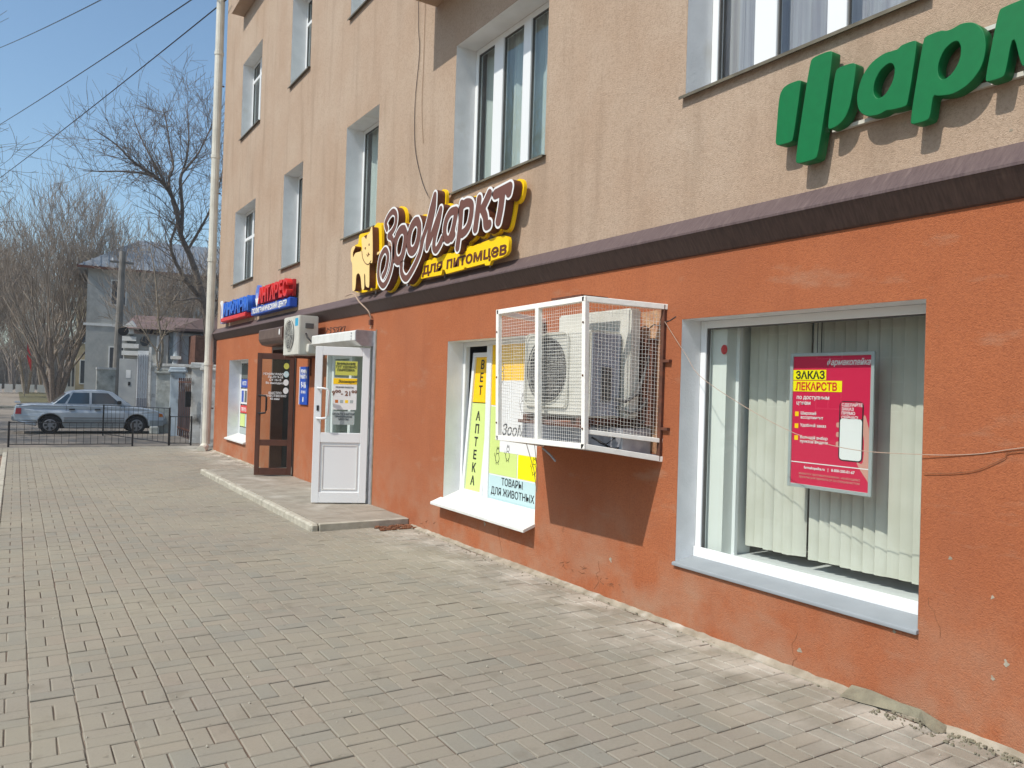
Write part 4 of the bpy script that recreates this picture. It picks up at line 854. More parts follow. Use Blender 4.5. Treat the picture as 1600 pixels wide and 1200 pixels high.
plate('logo', [list(catmull([(-15.62, 3.17), (-15.42, 3.20), (-15.40, 3.36), (-15.52, 3.55), (-15.66, 3.40)], 4, True))], .1, .17, mat('logo_blue', lin(90, 120, 200), rough=.4), s2)
plate('logo_arrow', [[(-15.66, 3.30), (-15.56, 3.28), (-15.54, 3.40), (-15.50, 3.28), (-15.40, 3.30), (-15.53, 3.12)]], .171, .175, M['paper'], s2)
hp = thing('opening_hours_plate', 'blue opening hours plate on the orange wall between the two doors', 'plate', (XW, 12.9, 1.3))
MB().box(XW-.03, XW, 12.70, 13.10, 1.32, 1.95).build('board', M['blue'], hp, .004)
MB().box(XW-.034, XW-.002, 13.101, 13.125, 1.32, 1.95).build('edge', M['paper'], hp)
text('РЕЖИМ\nРАБОТЫ', -12.9, 1.84, .032, .085, M['paper'], hp, align='CENTER', bold=.003); text('9-18', -12.9, 1.60, .032, .14, M['paper'], hp, align='CENTER', bold=.004)
text('Сб 10-15', -12.9, 1.51, .032, .06, M['paper'], hp, align='CENTER', bold=.002); text('8', -12.9, 1.37, .032, .11, M['paper'], hp, align='CENTER', bold=.004)

# pharmacy poster in its clip frame
po = thing('poster_frame', 'crimson pharmacy poster in an aluminium frame hanging inside the shop window', 'poster', (XW+.29, 3.1, 1.1))
QF = frame((XW+.29, 3.445, 1.085), (0, -1, 0), (0, 0, 1), (-1, 0, 0)); pw_, ph_ = .605, .875
f_ = MB(); f_.fbox(QF, 0, .022, 0, ph_, 0, .014); f_.fbox(QF, pw_-.022, pw_, 0, ph_, 0, .014); f_.fbox(QF, .022, pw_-.022, 0, .022, 0, .0135); f_.fbox(QF, .022, pw_-.022, ph_-.022, ph_, 0, .0135); f_.build('frame', M['alu'], po, .002)
sheet('sheet', QF, .02, pw_-.02, .02, ph_-.02, .003, M['crimson'], po)
sheet('yellow_label', QF, .022, .27, .70, .765, .0045, M['bright'], po); sheet('yellow_label', QF, .022, .385, .625, .695, .0045, M['bright'], po)
text('ЗАКАЗ', .04, .708, .0062, .068, M['ink'], po, QF, bold=.002, ext=.0003); text('ЛЕКАРСТВ', .04, .634, .0062, .068, M['red'], po, QF, bold=.002, ext=.0003, width=.31)
text('фармакопейка', .575, .795, .005, .052, M['paper'], po, QF, bold=.0012, shear=.25, align='RIGHT', ext=.0003, xs=.82)
text('по доступным\nценам', .05, .575, .005, .036, M['paper'], po, QF, bold=.0006, ext=.0003)
for q, s_ in enumerate(('Широкий\nассортимент', 'Удобный заказ', 'Большой выбор\nпунктов выдачи')):
    text(s_, .085, .475-q*.078, .005, .027, M['paper'], po, QF, bold=.0005, ext=.0003); sheet('icon', QF, .042, .07, .462-q*.078, .492-q*.078, .0045, M['yellow'], po)
sheet('rule', QF, .022, pw_-.022, .160, .166, .0045, M['paper'], po)
text('farmakopeika.ru   |   8-800-200-01-67', .305, .125, .005, .024, M['paper'], po, QF, bold=.0005, ext=.0003, align='CENTER'); text('имеются противопоказания, необходимо\nпроконсультироваться со специалистом', .305, .085, .005, .022, M['skin'], po, QF, ext=.0003, align='CENTER')
plate('phone_body', [rounded(.455, .385, .083, .185, .028)], .0045, .0060, M['ink'], po, QF); plate('phone_screen', [rounded(.455, .335, .075, .128, .02)], .0062, .0068, M['paper'], po, QF); plate('phone_top', [rounded(.455, .512, .075, .052, .01)], .0062, .0068, M['crimson2'], po, QF)
text('СДЕЛАЙТЕ\nЗАКАЗ\nПРЯМО\nСЕЙЧАС!', .388, .538, .0072, .026, M['paper'], po, QF, bold=.0005, ext=.0003)
plate('printed_hand', [list(catmull([(.54, .20), (.545, .33), (.53, .40), (.535, .47), (.55, .485), (.572, .42), (.59, .36), (.592, .10), (.56, .11), (.50, .195)], 4, True))], .0046, .0052, M['skin'], po, QF)
for k in range(3): plate('printed_finger', [rounded(.366, .42-.06*k, .014, .016, .012)], .0046, .0052, M['skin'], po, QF)
MB().tube([QF(.2, ph_, .005), QF(.2, 1.31, .005)], .003, 5).build('hanger', M['black'], po); MB().tube([QF(.23, ph_, .005), QF(.23, 1.31, .005)], .003, 5).build('hanger', M['black'], po)
plate('red_dot', [[(-4.0+.03*math.cos(a), 2.0+.035*math.sin(a)) for a in np.linspace(0, 6, 14)]], -.25, -.248, mat('sticker_red', lin(200, 60, 60)), pw) 
sm_ = mat('sticker_red', lin(200, 60, 60))

# ------------------------------------------------------------------ drainpipe, cables
dp = thing('drainpipe', 'cream painted drainpipe running down the far corner of the building', 'drainpipe', (3.95, 20.02, 0))
segs = [(.16, 2.1), (2.1, 4.6), (4.6, 7.1), (7.1, 9.6), (9.6, 12.1), (12.1, 13.6)]
for a, b in segs:
    MB().tube([(3.92, 19.98, a), (3.92, 19.98, b-.06), (3.92, 19.98, b-.055), (3.92, 19.98, b+.03)], [.098, .098, .110, .110], 14).build('pipe_section', M['pipe'], dp, smooth=False)
MB().tube([(3.92, 19.98, .2), (3.90, 19.96, .12), (3.85, 19.9, .05), (3.78, 19.8, .02)], [.10, .10, .105, .11], 14).build('shoe', M['pipe'], dp)
for z in (1.0, 3.6, 6.2, 8.8, 11.3): MB().box(3.93, 4.06, 19.955, 19.985, z, z+.03).build('clamp', M['rust'], dp)
def cable(label, pts, r_, m, loc=None, name='cable'):
    o = MB().tube(catmull(pts, 5) if len(pts) > 2 else pts, r_, 5).build(name, m, None); tag(o, label, 'cable'); return o
cable('thin grey cable sagging down the beige wall to the pet shop sign', [(XW-.02, 8.885, 7.5), (XW-.02, 8.85, 6.2), (XW-.012, 8.80, 5.776), (XW-.012, 8.883, 5.172), (XW-.012, 8.841, 4.608), (XW-.012, 8.629, 4.169), (XW-.03, 8.404, 3.925)], .0045, M['cable'])
cable('second fine cable running straight down the beige wall', [(XW-.01, 8.70, 7.5), (XW-.01, 8.68, 5.8), (XW-.01, 8.69, 5.1), (XW-.01, 8.62, 4.6)], .003, mat('wall_cable', lin(150, 124, 98)))
cable('pale cable looping over the ledge below the cat figure', [(XW-.14, 10.75, 2.93), (XW-.15, 10.42, 2.93), (XW-.14, 10.2, 2.80), (XW-.06, 10.05, 2.66), (XW-.02, 10.06, 2.52), (XW-.02, 10.08, 2.44)], .010, M['cable2'])
tag(MB().box(XW-.05, XW, 10.02, 10.08, 2.49, 2.56).build('junction_clip', M['rust'], None, .004), 'small rusty clip on the orange wall above the white door', 'clip')
cable('thin pale wire drooping from the cage across the pharmacy window', [(XW-.02, 4.35, 2.216), (XW-.03, 4.1, 1.95), (XW-.05, 3.887, 1.767), (XW-.06, 3.236, 1.484), (XW-.06, 2.789, 1.387), (XW-.02, 2.374, 1.386), (XW-.004, 2.1, 1.41), (XW-.008, 1.874, 1.46), (XW-.008, 1.2, 1.6)], .0022, M['cable2'])
cable('dark wire on the orange wall at the right edge of the picture', [(XW-.01, 2.357, 1.289), (XW-.008, 2.2, 1.305), (XW-.008, 2.078, 1.335), (XW-.008, 1.96, 1.40), (XW-.008, 1.874, 1.443), (XW-.008, 1.2, 1.50)], .002, M['debris'])
def sag(a, b, s_, n=14):
    a, b = Vector(a), Vector(b); return [a.lerp(b, k/n)+Vector((0, 0, -s_*4*(k/n)*(1-k/n))) for k in range(n+1)]
A3 = (4.0, 19.8, 10.85); 
def ext(p, q, f): p, q = Vector(p), Vector(q); return p+(q-p)*f
for lab, a, b in (('lowest overhead wire running from the building corner to the left', A3, ext(A3, (-.99, 47.78, 11.76), 1.35)), ('middle overhead wire crossing the sky', ext((-1.07, 47.8, 14.45), (3.38, 21.4, 11.31), 1.25), ext((3.38, 21.4, 11.31), (-1.07, 47.8, 14.45), 1.3)), ('highest overhead wire at the top left corner of the sky', ext((-1.19, 47.84, 18.34), (1.71, 27.16, 13.16), 1.3), ext((1.71, 27.16, 13.16), (-1.19, 47.84, 18.34), 1.3))):
    o = MB().tube(sag(a, b, .12), .016, 5).build('overhead_wire', M['black'], None); tag(o, lab, 'wire', 'overhead wires')

# ------------------------------------------------------------------ low railings
def railing(a, b, h, nb, label, low=.06, base=0., mid=None):
    a, b = Vector(a), Vector(b); t = thing('railing', label, 'railing', tuple(a), 'black metal railings')
    for k, p in enumerate((a, b)): MB().tube([p, p+Vector((0, 0, h))], .022, 6).build('post', M['black'], t)
    for z in (h-.02, low): MB().tube([a+Vector((0, 0, z)), b+Vector((0, 0, z))], .011, 5).build('rail', M['black'], t)
    for k in range(1, nb):
        p = a.lerp(b, k/nb); MB().tube([p+Vector((0, 0, low)), p+Vector((0, 0, h-.02))], .006, 4).build('baluster', M['black'], t)
    return t
railing((-.10, 21.75, -.01), (2.50, 21.6, -.01), .60, 17, 'long low black railing in front of the silver car, leftmost')
railing((3.36, 21.75, -.01), (2.35, 27.6, -.13), .97, 14, 'taller black railing running back beside the front wing of the silver car')
railing((3.38, 21.78, -.01), (3.88, 21.68, -.01), .76, 4, 'short black railing section next to the drainpipe')

# ------------------------------------------------------------------ the silver saloon car
car = thing('parked_car', 'silver blue saloon car parked behind the black railings', 'car', (-.02, 29.3, -.13))
CX, CY, CZ = -.05, 28.45, -.13; CL = 4.33
SK = 1.0
def carF(x, y, z): return Vector((CX+x*1.0, CY+y, CZ+z))
lowp = [(.03, .42), (.02, .60), (.05, .80), (.10, .885), (.5, .925), (.95, .93), (3.05, .90), (3.55, .86), (4.0, .78), (4.25, .68), (4.32, .58), (4.33, .40), (4.28, .26), (3.95, .22)]
def arch(cx, r_=.355): return [(cx+r_*math.cos(R(a)), .28+r_*math.sin(R(a))) for a in range(0, 181, 15)]
prof = lowp+[(3.86, .22)]+[(x, z) for x, z in arch(3.45)]+[(3.08, .19), (1.40, .19)]+[(x, z) for x, z in arch(.99)]+[(.62, .24), (.35, .30)]
# arches end points close to the sill
def ywid(x, z):
    t_ = 1.0
    if x < .5: t_ *= 1-.10*((.5-x)/.5)**2
    if x > 3.7: t_ *= 1-.16*((x-3.7)/.63)**2
    t_ *= 1-.05*max(0, (.45-z)/.3)**2-(.06*((z-.62)/.3)**2 if z > .62 else 0)
    return .825*t_
def carplate(name, poly, ya, yb, m, shear=None, bev=.0, smooth=False):
    """prism across the car; half width follows the plan and section of the body"""
    cu = bpy.data.curves.new(name, 'CURVE'); cu.dimensions = '2D'; cu.fill_mode = 'BOTH'
    s_ = cu.splines.new('POLY'); s_.points.add(len(poly)-1); s_.use_cyclic_u = True; s_.points.foreach_set('co', [c for q in poly for c in (q[0], q[1], 0, 1)])
    cu.extrude = .5
    cu.bevel_depth = bev; cu.bevel_resolution = 2; cu.offset = -bev
    o = bpy.data.objects.new(name, cu); COL.objects.link(o); me = bpy.data.meshes.new_from_object(o.evaluated_get(bpy.context.evaluated_depsgraph_get())); bpy.data.objects.remove(o)
    co = np.empty(len(me.vertices)*3); me.vertices.foreach_get('co', co); co = co.reshape(-1, 3); hw = .5+bev
    out = []
    for x, z, n in co:
        f = shear(x, z); out.append(tuple(carF(x, .825+(-n/hw)*f if ya is None else .825+ya+(yb-ya)*((n/hw)+1)/2, z)))
    me.vertices.foreach_set('co', [c for v in out for c in v]); me.materials.clear(); me.update()
    b = bmesh.new(); b.from_mesh(me); bmesh.ops.remove_doubles(b, verts=b.verts, dist=.0005); bmesh.ops.recalc_face_normals(b, faces=b.faces); b.to_mesh(me); b.free()
    return link(name, me, m, car)
def gw(x, z): return .765-.27*max(0, z-.90)
body = carplate('body', prof, None, None, M['carp'], ywid, .035)
gh = [(.98, .90), (1.05, .935), (1.42, 1.28), (1.60, 1.36), (2.0, 1.40), (2.5, 1.395), (2.72, 1.35), (3.28, .93), (3.3, .90)]
cab = carplate('cabin', gh, None, None, M['carp'], gw, .03)
# side glazing, a hair proud of the sloping cabin side
def sidepatch(name, poly, m, off=.004, wfun=gw, n=1):
    for sgn in (-1, 1):
        mb = MB(); k = len(poly)
        mb.add([carF(x, .825+sgn*(wfun(x, z)+off), z) for x, z in poly]+[carF(x, .825+sgn*(wfun(x, z)-.02), z) for x, z in poly], [tuple(range(k)), tuple(range(k, 2*k))]+[(i, (i+1) % k, k+(i+1) % k, k+i) for i in range(k)])
        mb.build(name, m, car)
sidepatch('window', [(1.12, .955), (1.38, .955), (1.52, 1.20), (1.50, 1.27), (1.43, 1.24)], M['carg'])
sidepatch('window', [(1.45, .955), (2.06, .955), (2.06, 1.31), (1.60, 1.30)], M['carg'])
sidepatch('window', [(2.13, .955), (2.98, .955), (2.92, 1.01), (2.60, 1.305), (2.13, 1.315)], M['carg'])
def ends(name, pts, m):
    mb = MB(); k = 2
    (xa, za), (xb, zb) = pts; d = Vector((zb-za, 0, xa-xb)).normalized()*.006
    if d.z < 0: d = -d
    wa, wb = gw(xa, za)-.06, gw(xb, zb)-.05
    mb.quad(*[carF(x, .825+s_*w_, z)+d for x, z, s_, w_ in ((xa, za, -1, wa), (xa, za, 1, wa), (xb, zb, 1, wb), (xb, zb, -1, wb))]); mb.build(name, m, car)
ends('windscreen', [(3.24, .96), (2.74, 1.335)], M['carg']); ends('rear_window', [(1.09, .98), (1.41, 1.27)], M['carg'])
sidepatch('lower_trim', [(.06, .44), (.62, .44), (.64, .30), (.36, .32), (.05, .42)], M['carl'], .006, ywid)
sidepatch('lower_trim', [(1.36, .46), (3.08, .46), (3.08, .24), (1.36, .24)], M['carl'], .006, ywid)
sidepatch('lower_trim', [(3.84, .44), (4.27, .44), (4.26, .28), (3.84, .24)], M['carl'], .006, ywid)
sidepatch('side_strip', [(1.36, .49), (3.07, .49), (3.07, .525), (1.36, .525)], M['hub'], .014, ywid)
for x in (1.42, 2.10, 2.98): sidepatch('door_gap', [(x, .25), (x+.008, .25), (x+.008, .9), (x, .9)], M['black'], .003, ywid)
for x in (1.50, 2.22): sidepatch('door_handle', [(x, .76), (x+.16, .765), (x+.16, .80), (x, .795)], M['black'], .02, ywid)
sidepatch('tail_lamp', [(.065, .62), (.22, .62), (.22, .80), (.085, .80)], M['tail'], .006, ywid); sidepatch('indicator', [(4.13, .56), (4.26, .56), (4.24, .66), (4.13, .67)], M['amber'], .008, ywid)
mb = MB(); mb.box(CX-.03, CX+.14, CY+.1, CY+1.55, CZ+.40, CZ+.56); mb.build('bumper', M['carl'], car, .03, seg=2); MB().box(CX+4.22, CX+4.38, CY+.12, CY+1.53, CZ+.30, CZ+.52).build('bumper', M['carl'], car, .03, seg=2)
MB().box(CX+.04, CX+.20, CY+.15, CY+1.5, CZ+.955, CZ+.975).build('spoiler', M['carp'], car, .006)
for s_ in (-1, 1): MB().box(CX+2.86, CX+2.98, CY+.825+s_*.80-.06, CY+.825+s_*.80+.06, CZ+.96, CZ+1.07).build('mirror', M['black'], car, .02)
MB().box(CX+.7, CX+3.9, CY+.18, CY+1.47, CZ+.17, CZ+.6).build('underbody', M['black'], car)
for x in (.99, 3.45):
    for yy, sgn in ((.02, -1), (1.63, 1)):
        MB().tube([carF(x, yy-.0 if sgn < 0 else yy-.17, .28), carF(x, yy+.03 if sgn < 0 else yy-.14, .28), carF(x, yy+.14 if sgn < 0 else yy-.03, .28), carF(x, yy+.17 if sgn < 0 else yy, .28)], [.265, .28, .28, .265], 24).build('wheel', M['tyre'], car)
        wh = car.children[-1] if False else None
        e_ = yy-.004 if sgn < 0 else yy+.004
        hb = MB().tube([carF(x, e_, .28), carF(x, e_+sgn*.012, .28)], [.185, .165], 20).build('hub_cap', M['hub'], car)
        sl_ = MB()
        for q in range(6):
            a = q*math.pi/3; d1 = Vector((math.cos(a), 0, math.sin(a))); d2 = Vector((-math.sin(a), 0, math.cos(a))); c = carF(x, e_+sgn*.013, .28)
            sl_.quad(c+d1*.075+d2*.02, c+d1*.15+d2*.038, c+d1*.15-d2*.038, c+d1*.075-d2*.02)
        sl_.build('hub_slot', M['black'], car)

# ------------------------------------------------------------------ gateway and pillars
def pillar(x0, x1, y0, y1, h, m, label, cap=.06, capm=None, base=-.13):
    t = thing('gate_pillar', label, 'pillar', ((x0+x1)/2, (y0+y1)/2, base), 'gate pillars')
    MB().box(x0, x1, y0, y1, base, h-.2).build('shaft', m, t, .012)
    MB().box(x0-cap, x1+cap, y0-cap, y1+cap, h-.2, h-.12).build('cap', capm or m, t, .015); MB().box(x0-cap*.5, x1+cap*.5, y0-cap*.5, y1+cap*.5, h-.12, h-.03).build('cap', capm or m, t, .02); t.rotation_euler.z = R(-13)
    return t
pillar(4.06, 4.52, 28.9, 29.3, 2.08, M['pgrey'], 'grey rough block pillar in front of the car bonnet'); pillar(4.24, 4.66, 27.2, 27.65, 2.12, M['pblue'], 'blue grey square pillar between the block pillar and the dark gate')
pillar(4.30, 4.78, 23.9, 24.4, 2.22, M['pillar'], 'white peeling pillar with moulded cap beside the drainpipe'); pillar(4.33, 4.72, 22.6, 22.95, 2.15, M['pillar'], 'white rounded pillar directly behind the drainpipe')
ig = thing('iron_gate', 'dark iron gate between the blue grey and the white pillars', 'gate', (4.6, 26, -.13))
for k in range(9):
    y = 24.5+k*.33; MB().box(4.44, 4.47, y, y+.03, -.1, 1.75).build('gate_bar', M['rust'], ig)
MB().box(4.445, 4.465, 24.45, 27.18, .1, 1.3).build('gate_sheet', mat('dark_gate', lin(58, 48, 50), rough=.7), ig)
for z in (.15, 1.6): MB().box(4.43, 4.475, 24.45, 27.18, z, z+.04).build('gate_rail', M['rust'], ig)
tag(MB().box(4.08, 4.24, 23.84, 23.9, .92, 1.36).build('meter_box', M['black'], None, .01), 'small dark box fixed on the white peeling pillar', 'box')
wg = thing('yard_gate', 'white slatted yard gate behind the car bonnet', 'gate', (3.28, 33, -.13))
MB().box(3.90, 4.28, 33.0, 33.05, .95, 2.75).build('gate_sheet', M['pvc'], wg)
for k in range(5): MB().box(3.92+.08*k, 3.945+.08*k, 32.96, 32.999, .6, 2.6).build('gate_slat', M['galv'], wg)
MB().box(4.30, 4.38, 32.95, 33.05, -.13, 2.9).build('gate_post', M['pillar'], wg); MB().box(3.9, 4.28, 33.0, 33.05, -.1, .948).build('gate_panel', M['galv'], wg)
gd = thing('yard_door', 'plain grey metal door with a white paper notice, left of the white slatted gate', 'door', (3.28, 33, -.13))
MB().box(3.28, 3.88, 33.0, 33.05, -.13, 2.42).build('door_sheet', M['gdoor'], gd, .005); MB().box(3.52, 3.68, 32.992, 32.999, 1.7, 2.0).build('notice', M['paper'], gd); MB().box(3.60, 3.68, 32.985, 32.999, 1.42, 1.56).build('lock_box', M['black'], gd)
yw = thing('yard_wall', 'weathered whitewashed yard wall between gate and pillars', 'wall', (3.28, 33, -.13)); MB().box(4.40, 8, 33.0, 33.3, -.13, 2.2).build('wall', M['pillar'], yw); MB().box(4.40, 8, 32.95, 33.35, 2.2, 2.3).build('coping', M['pillar'], yw)
yw0 = yw; yw = thing('yard_wall', 'grey yard wall on the left, partly hidden by the car roof', 'wall', (2.9, 34, -.13)); MB().box(2.62, 3.26, 34.0, 34.3, -.13, 2.0).build('wall', M['pgrey'], yw); MB().box(2.60, 3.27, 33.96, 34.33, 2.0, 2.08).build('coping', M['pillar'], yw)
tag(MB().box(3.78, 4.05, 28.2, 28.45, -.13, .12).build('concrete_block', M['pgrey'], None, .03), 'broken concrete block lying below the car nose', 'block')
up_ = thing('utility_pole', 'round grey concrete utility pole behind the car roof', 'pole', (3.45, 36, -.13)); MB().tube([(3.45, 36, -.13), (3.56, 36, 6.9)], [.17, .12], 12).build('shaft', M['pole'], up_)
MB().box(3.1, 4.0, 35.97, 36.03, 6.4, 6.48).build('cross_arm', M['pole'], up_)
for x in (3.2, 3.55, 3.9): MB().tube([(x, 36, 6.48), (x, 36, 6.6)], .03, 6).build('insulator', M['pvc'], up_)
sn = thing('round_sign', 'dark round sign on the utility pole', 'sign', (3.55, 35.8, 3.6)); MB().tube([(3.66, 35.75, 3.62), (3.66, 35.79, 3.62)], .2, 16).build('disc', M['black'], sn)
# red flag and grass
fl_ = thing('flag', 'red flag on a thin pole at the far left', 'flag', (.7, 78, -.13)); MB().tube([(.66, 78, -.13), (.72, 78, 4.6)], .03, 5).build('pole', M['pole'], fl_)
fm_ = MB(); n_ = 8; fm_.v = [(.72+.045*k, 78+.05*math.sin(k), z-.16*k) for k in range(n_+1) for z in (3.3, 4.5)]; fm_.f = [(2*k, 2*k+2, 2*k+3, 2*k+1) for k in range(n_)]
fm_.build('cloth', mat('flag_red', lin(214, 60, 60)), fl_)
struct(MB().box(.3, 12, 62, 100, -.129, -.09).build('grass_verge', M['grass']))
struct(MB().box(-6, 4.6, 51, 51.25, -.128, -.02).build('far_kerb', M['kerb']))
pw2 = thing('parapet', 'low white parapet fence at the far left end of the street', 'parapet', (-3, 100, -.13))
for k in range(14): MB().box(-9+k*1.0, -8.25+k*1.0, 100, 100.2, -.13, .75).build('panel', M['pvc'], pw2)

# ------------------------------------------------------------------ background buildings
def bwin(parent, F, u0, u1, v0, v1, m=M['wglass'], fm=M['white']):
    o = MB(); t_ = .08
    for q in ((u0-t_, u1+t_, v1, v1+t_), (u0-t_, u1+t_, v0-t_, v0), (u0-t_, u0, v0, v1), (u1, u1+t_, v0, v1), ((u0+u1)/2-.03, (u0+u1)/2+.03, v0, v1)): o.fbox(F, *q, 0.001, .05)
    f = o.build('window', fm, parent); MB().fbox(F, u0, u1, v0, v1, -.02, .004).build('pane', m, f)
gb = thing('grey_building', 'pale grey two storey building with a ribbed metal roof behind the trees', 'building', (3.55, 55, -.13))
MB().box(3.55, 24, 55, 67, -.13, 8.55).build('wall', M['greywall'], gb)
GF = frame((0, 55, 0), (1, 0, 0), (0, 0, 1), (0, -1, 0))
for u in (4.9, 8.1, 11.2, 14.3):
    bwin(gb, GF, u, u+.75, 6.3, 7.75); bwin(gb, GF, u, u+.75, 1.8, 3.6)
MB().box(3.4, 24, 54.96, 54.999, 4.9, 5.05).build('string_course', M['white'], gb)
ro = MB(); ro.add([(3.0, 54.4, 8.5), (24.5, 54.4, 8.5), (22, 61, 11.4), (6.6, 61, 11.4), (3.0, 67.6, 8.5), (24.5, 67.6, 8.5)], [(0, 1, 2, 3), (0, 3, 4), (4, 3, 2, 5), (1, 5, 2), (0, 4, 5, 1)]); ro.build('roof', M['roofm'], gb)
sd = Vector((6.6-3.0, 6.6, 2.9))
for k in range(46):
    x = 3.3+k*.45; f_ = min(1, max(.02, (x-3.0)/3.6)) if x < 6.6 else (1 if x < 22 else max(.02, (24.5-x)/2.5))
    MB().tube([(x, 54.38, 8.53), (x, 54.4+6.6*f_, 8.53+2.9*f_)], .045, 4).build('roof_seam', M['roofm'], gb)
MB().box(2.95, 24.5, 54.3, 54.42, 8.36, 8.5).build('eave', M['rust'], gb)
gh_ = thing('gate_house', 'small ornate white gate house with stepped gable and brown roof', 'building', (4.15, 40, -.13))
MB().box(4.15, 6.0, 40, 44, -.13, 3.75).build('wall', M['greywall'], gh_)
HF = frame((0, 40, 0), (1, 0, 0), (0, 0, 1), (0, -1, 0))
for k in range(4): MB().fbox(HF, 4.05, 4.9-.12*k, 2.75+.33*k, 2.95+.33*k, .01, .14+.03*(3-k)).build('moulding', M['white'], gh_)
MB().prism([(4.05, 3.95), (4.75, 3.95), (4.45, 4.35), (4.2, 4.15)], HF, -.2, .1).build('gable', M['white'], gh_)
for cx, cz in ((4.45, 3.45), (5.0, 3.42)):
    MB().prism([(cx+.2*math.cos(a), cz+.23*math.sin(a)) for a in np.linspace(0, 5.9, 14)], HF, .02, .05).build('oval_window', M['wglass'], gh_)
MB().fbox(HF, 4.7, 4.8, -.1, 2.6, .0, .1).build('pilaster', M['white'], gh_); MB().fbox(HF, 5.5, 5.62, -.1, 3.7, .0, .1).build('pilaster', M['white'], gh_)
rf = MB(); rf.add([(4.1, 39.7, 3.98), (7.6, 39.7, 3.98), (7.2, 42, 4.75), (4.3, 42, 4.75), (4.1, 44.3, 3.98), (7.6, 44.3, 3.98)], [(0, 1, 2, 3), (0, 3, 4), (4, 3, 2, 5), (1, 5, 2), (0, 4, 5, 1)]); rf.build('roof', M['roofb'], gh_)
MB().box(6.0, 7.4, 40.3, 44, -.13, 3.9).build('wall', M['pblue'], gh_)
MB().tube([(6.35, 40.1, -.13), (6.35, 40.1, 3.9)], .16, 12).build('column', M['pblue'], gh_); MB().box(6.12, 6.58, 39.9, 40.3, 2.65, 2.8).build('column_band', M['white'], gh_)
sh = thing('brick_shed', 'brown brick shed with a lean-to roof beside the drainpipe', 'shed', (7.4, 38, -.13)); MB().box(6.85, 9, 38, 41, -.13, 3.75).build('wall', M['brick'], sh); MB().add([(5.9, 37.7, 4.0), (9.2, 37.7, 4.0), (9.2, 38.2, 4.75), (7.6, 38.2, 4.75)], [(0, 1, 2, 3)]).add([(5.9, 37.7, 3.9), (9.2, 37.7, 3.9), (9.2, 37.7, 4.0), (5.9, 37.7, 4.0)], [(0, 1, 2, 3)]).build('roof', M['roofb'], sh)
yb_ = thing('ochre_building', 'ochre yellow three storey building far down the street', 'building', (4.2, 75, -.13))
MB().box(4.2, 5.7, 75, 110, -.13, 12.2).build('wall', M['ywall'], yb_); MB().box(4.1, 5.8, 74.9, 110, 12.2, 12.5).build('cornice', M['white'], yb_)
YF = frame((0, 75, 0), (1, 0, 0), (0, 0, 1), (0, -1, 0)); SF = frame((4.2, 0, 0), (0, -1, 0), (0, 0, 1), (-1, 0, 0))
for v in (1.2, 4.6, 8.2):
    bwin(yb_, YF, 4.55, 5.25, v, v+1.9)
    for u in range(6): bwin(yb_, SF, -79.5-u*5, -77.5-u*5, v, v+1.9)
MB().box(3.3, 4.19, 76, 84, -.13, 3.1).build('glazed_bay', M['white'], yb_)
for k in range(3): MB().box(3.4+.27*k, 3.56+.27*k, 75.97, 75.999, .9, 2.7).build('bay_window', M['wglass'], yb_)
ob = thing('opposite_building', 'brown apartment block across the street, seen only as a reflection', 'building', (-34, 40, -.13))
MB().box(-46, -34, 8, 75, -.13, 13).build('wall', M['opp'], ob)
OF = frame((-34, 0, 0), (0, 1, 0), (0, 0, 1), (1, 0, 0))
for u in range(10, 74, 4):
    for v in (1.2, 4.3, 7.4, 10.4): bwin(ob, OF, u, u+1.7, v, v+1.6)

for o_, a_ in ((gb, -4), (gh_, -14), (wg, -15), (gd, -15), (yw0, -14), (yb_, -3)): o_.rotation_euler.z = R(a_)
# ------------------------------------------------------------------ trees
class Segs:
    def __init__(s): s.a = []; s.b = []; s.ra = []; s.rb = []
    def add(s, a, b, ra, rb): s.a.append(a); s.b.append(b); s.ra.append(ra); s.rb.append(rb)
    def build(s, name, m, parent, n=4):
        A = np.array(s.a, float); B = np.array(s.b, float); ra = np.array(s.ra)[:, None]; rb = np.array(s.rb)[:, None]
        d = B-A; d /= np.linalg.norm(d, axis=1)[:, None]+1e-9; ref = np.where(np.abs(d[:, 2:3]) > .9, np.array([[1., 0, 0]]), np.array([[0, 0, 1.]]))
        x = np.cross(d, ref); x /= np.linalg.norm(x, axis=1)[:, None]; y = np.cross(d, x); N = len(A); V = np.zeros((N, 2*n, 3))
        for j in range(n):
            t_ = 2*math.pi*j/n; o = x*math.cos(t_)+y*math.sin(t_); V[:, j] = A+o*ra; V[:, n+j] = B+o*rb
        f = np.array([(j, (j+1) % n, n+(j+1) % n, n+j) for j in range(n)]); Fc = (f[None]+(np.arange(N)*2*n)[:, None, None]).reshape(-1, 4)
        me = bpy.data.meshes.new(name); me.vertices.add(N*2*n); me.vertices.foreach_set('co', V.ravel()); nf = len(Fc)
        me.loops.add(nf*4); me.loops.foreach_set('vertex_index', Fc.ravel().astype(np.int32)); me.polygons.add(nf); me.polygons.foreach_set('loop_start', np.arange(0, nf*4, 4, dtype=np.int32)); me.polygons.foreach_set('loop_total', np.full(nf, 4, dtype=np.int32)); me.update(calc_edges=True)
        return link(name, me, m, parent)
def rv_(rg): 
    v = Vector((rg.gauss(0, 1), rg.gauss(0, 1), rg.gauss(0, 1))); return v.normalized()
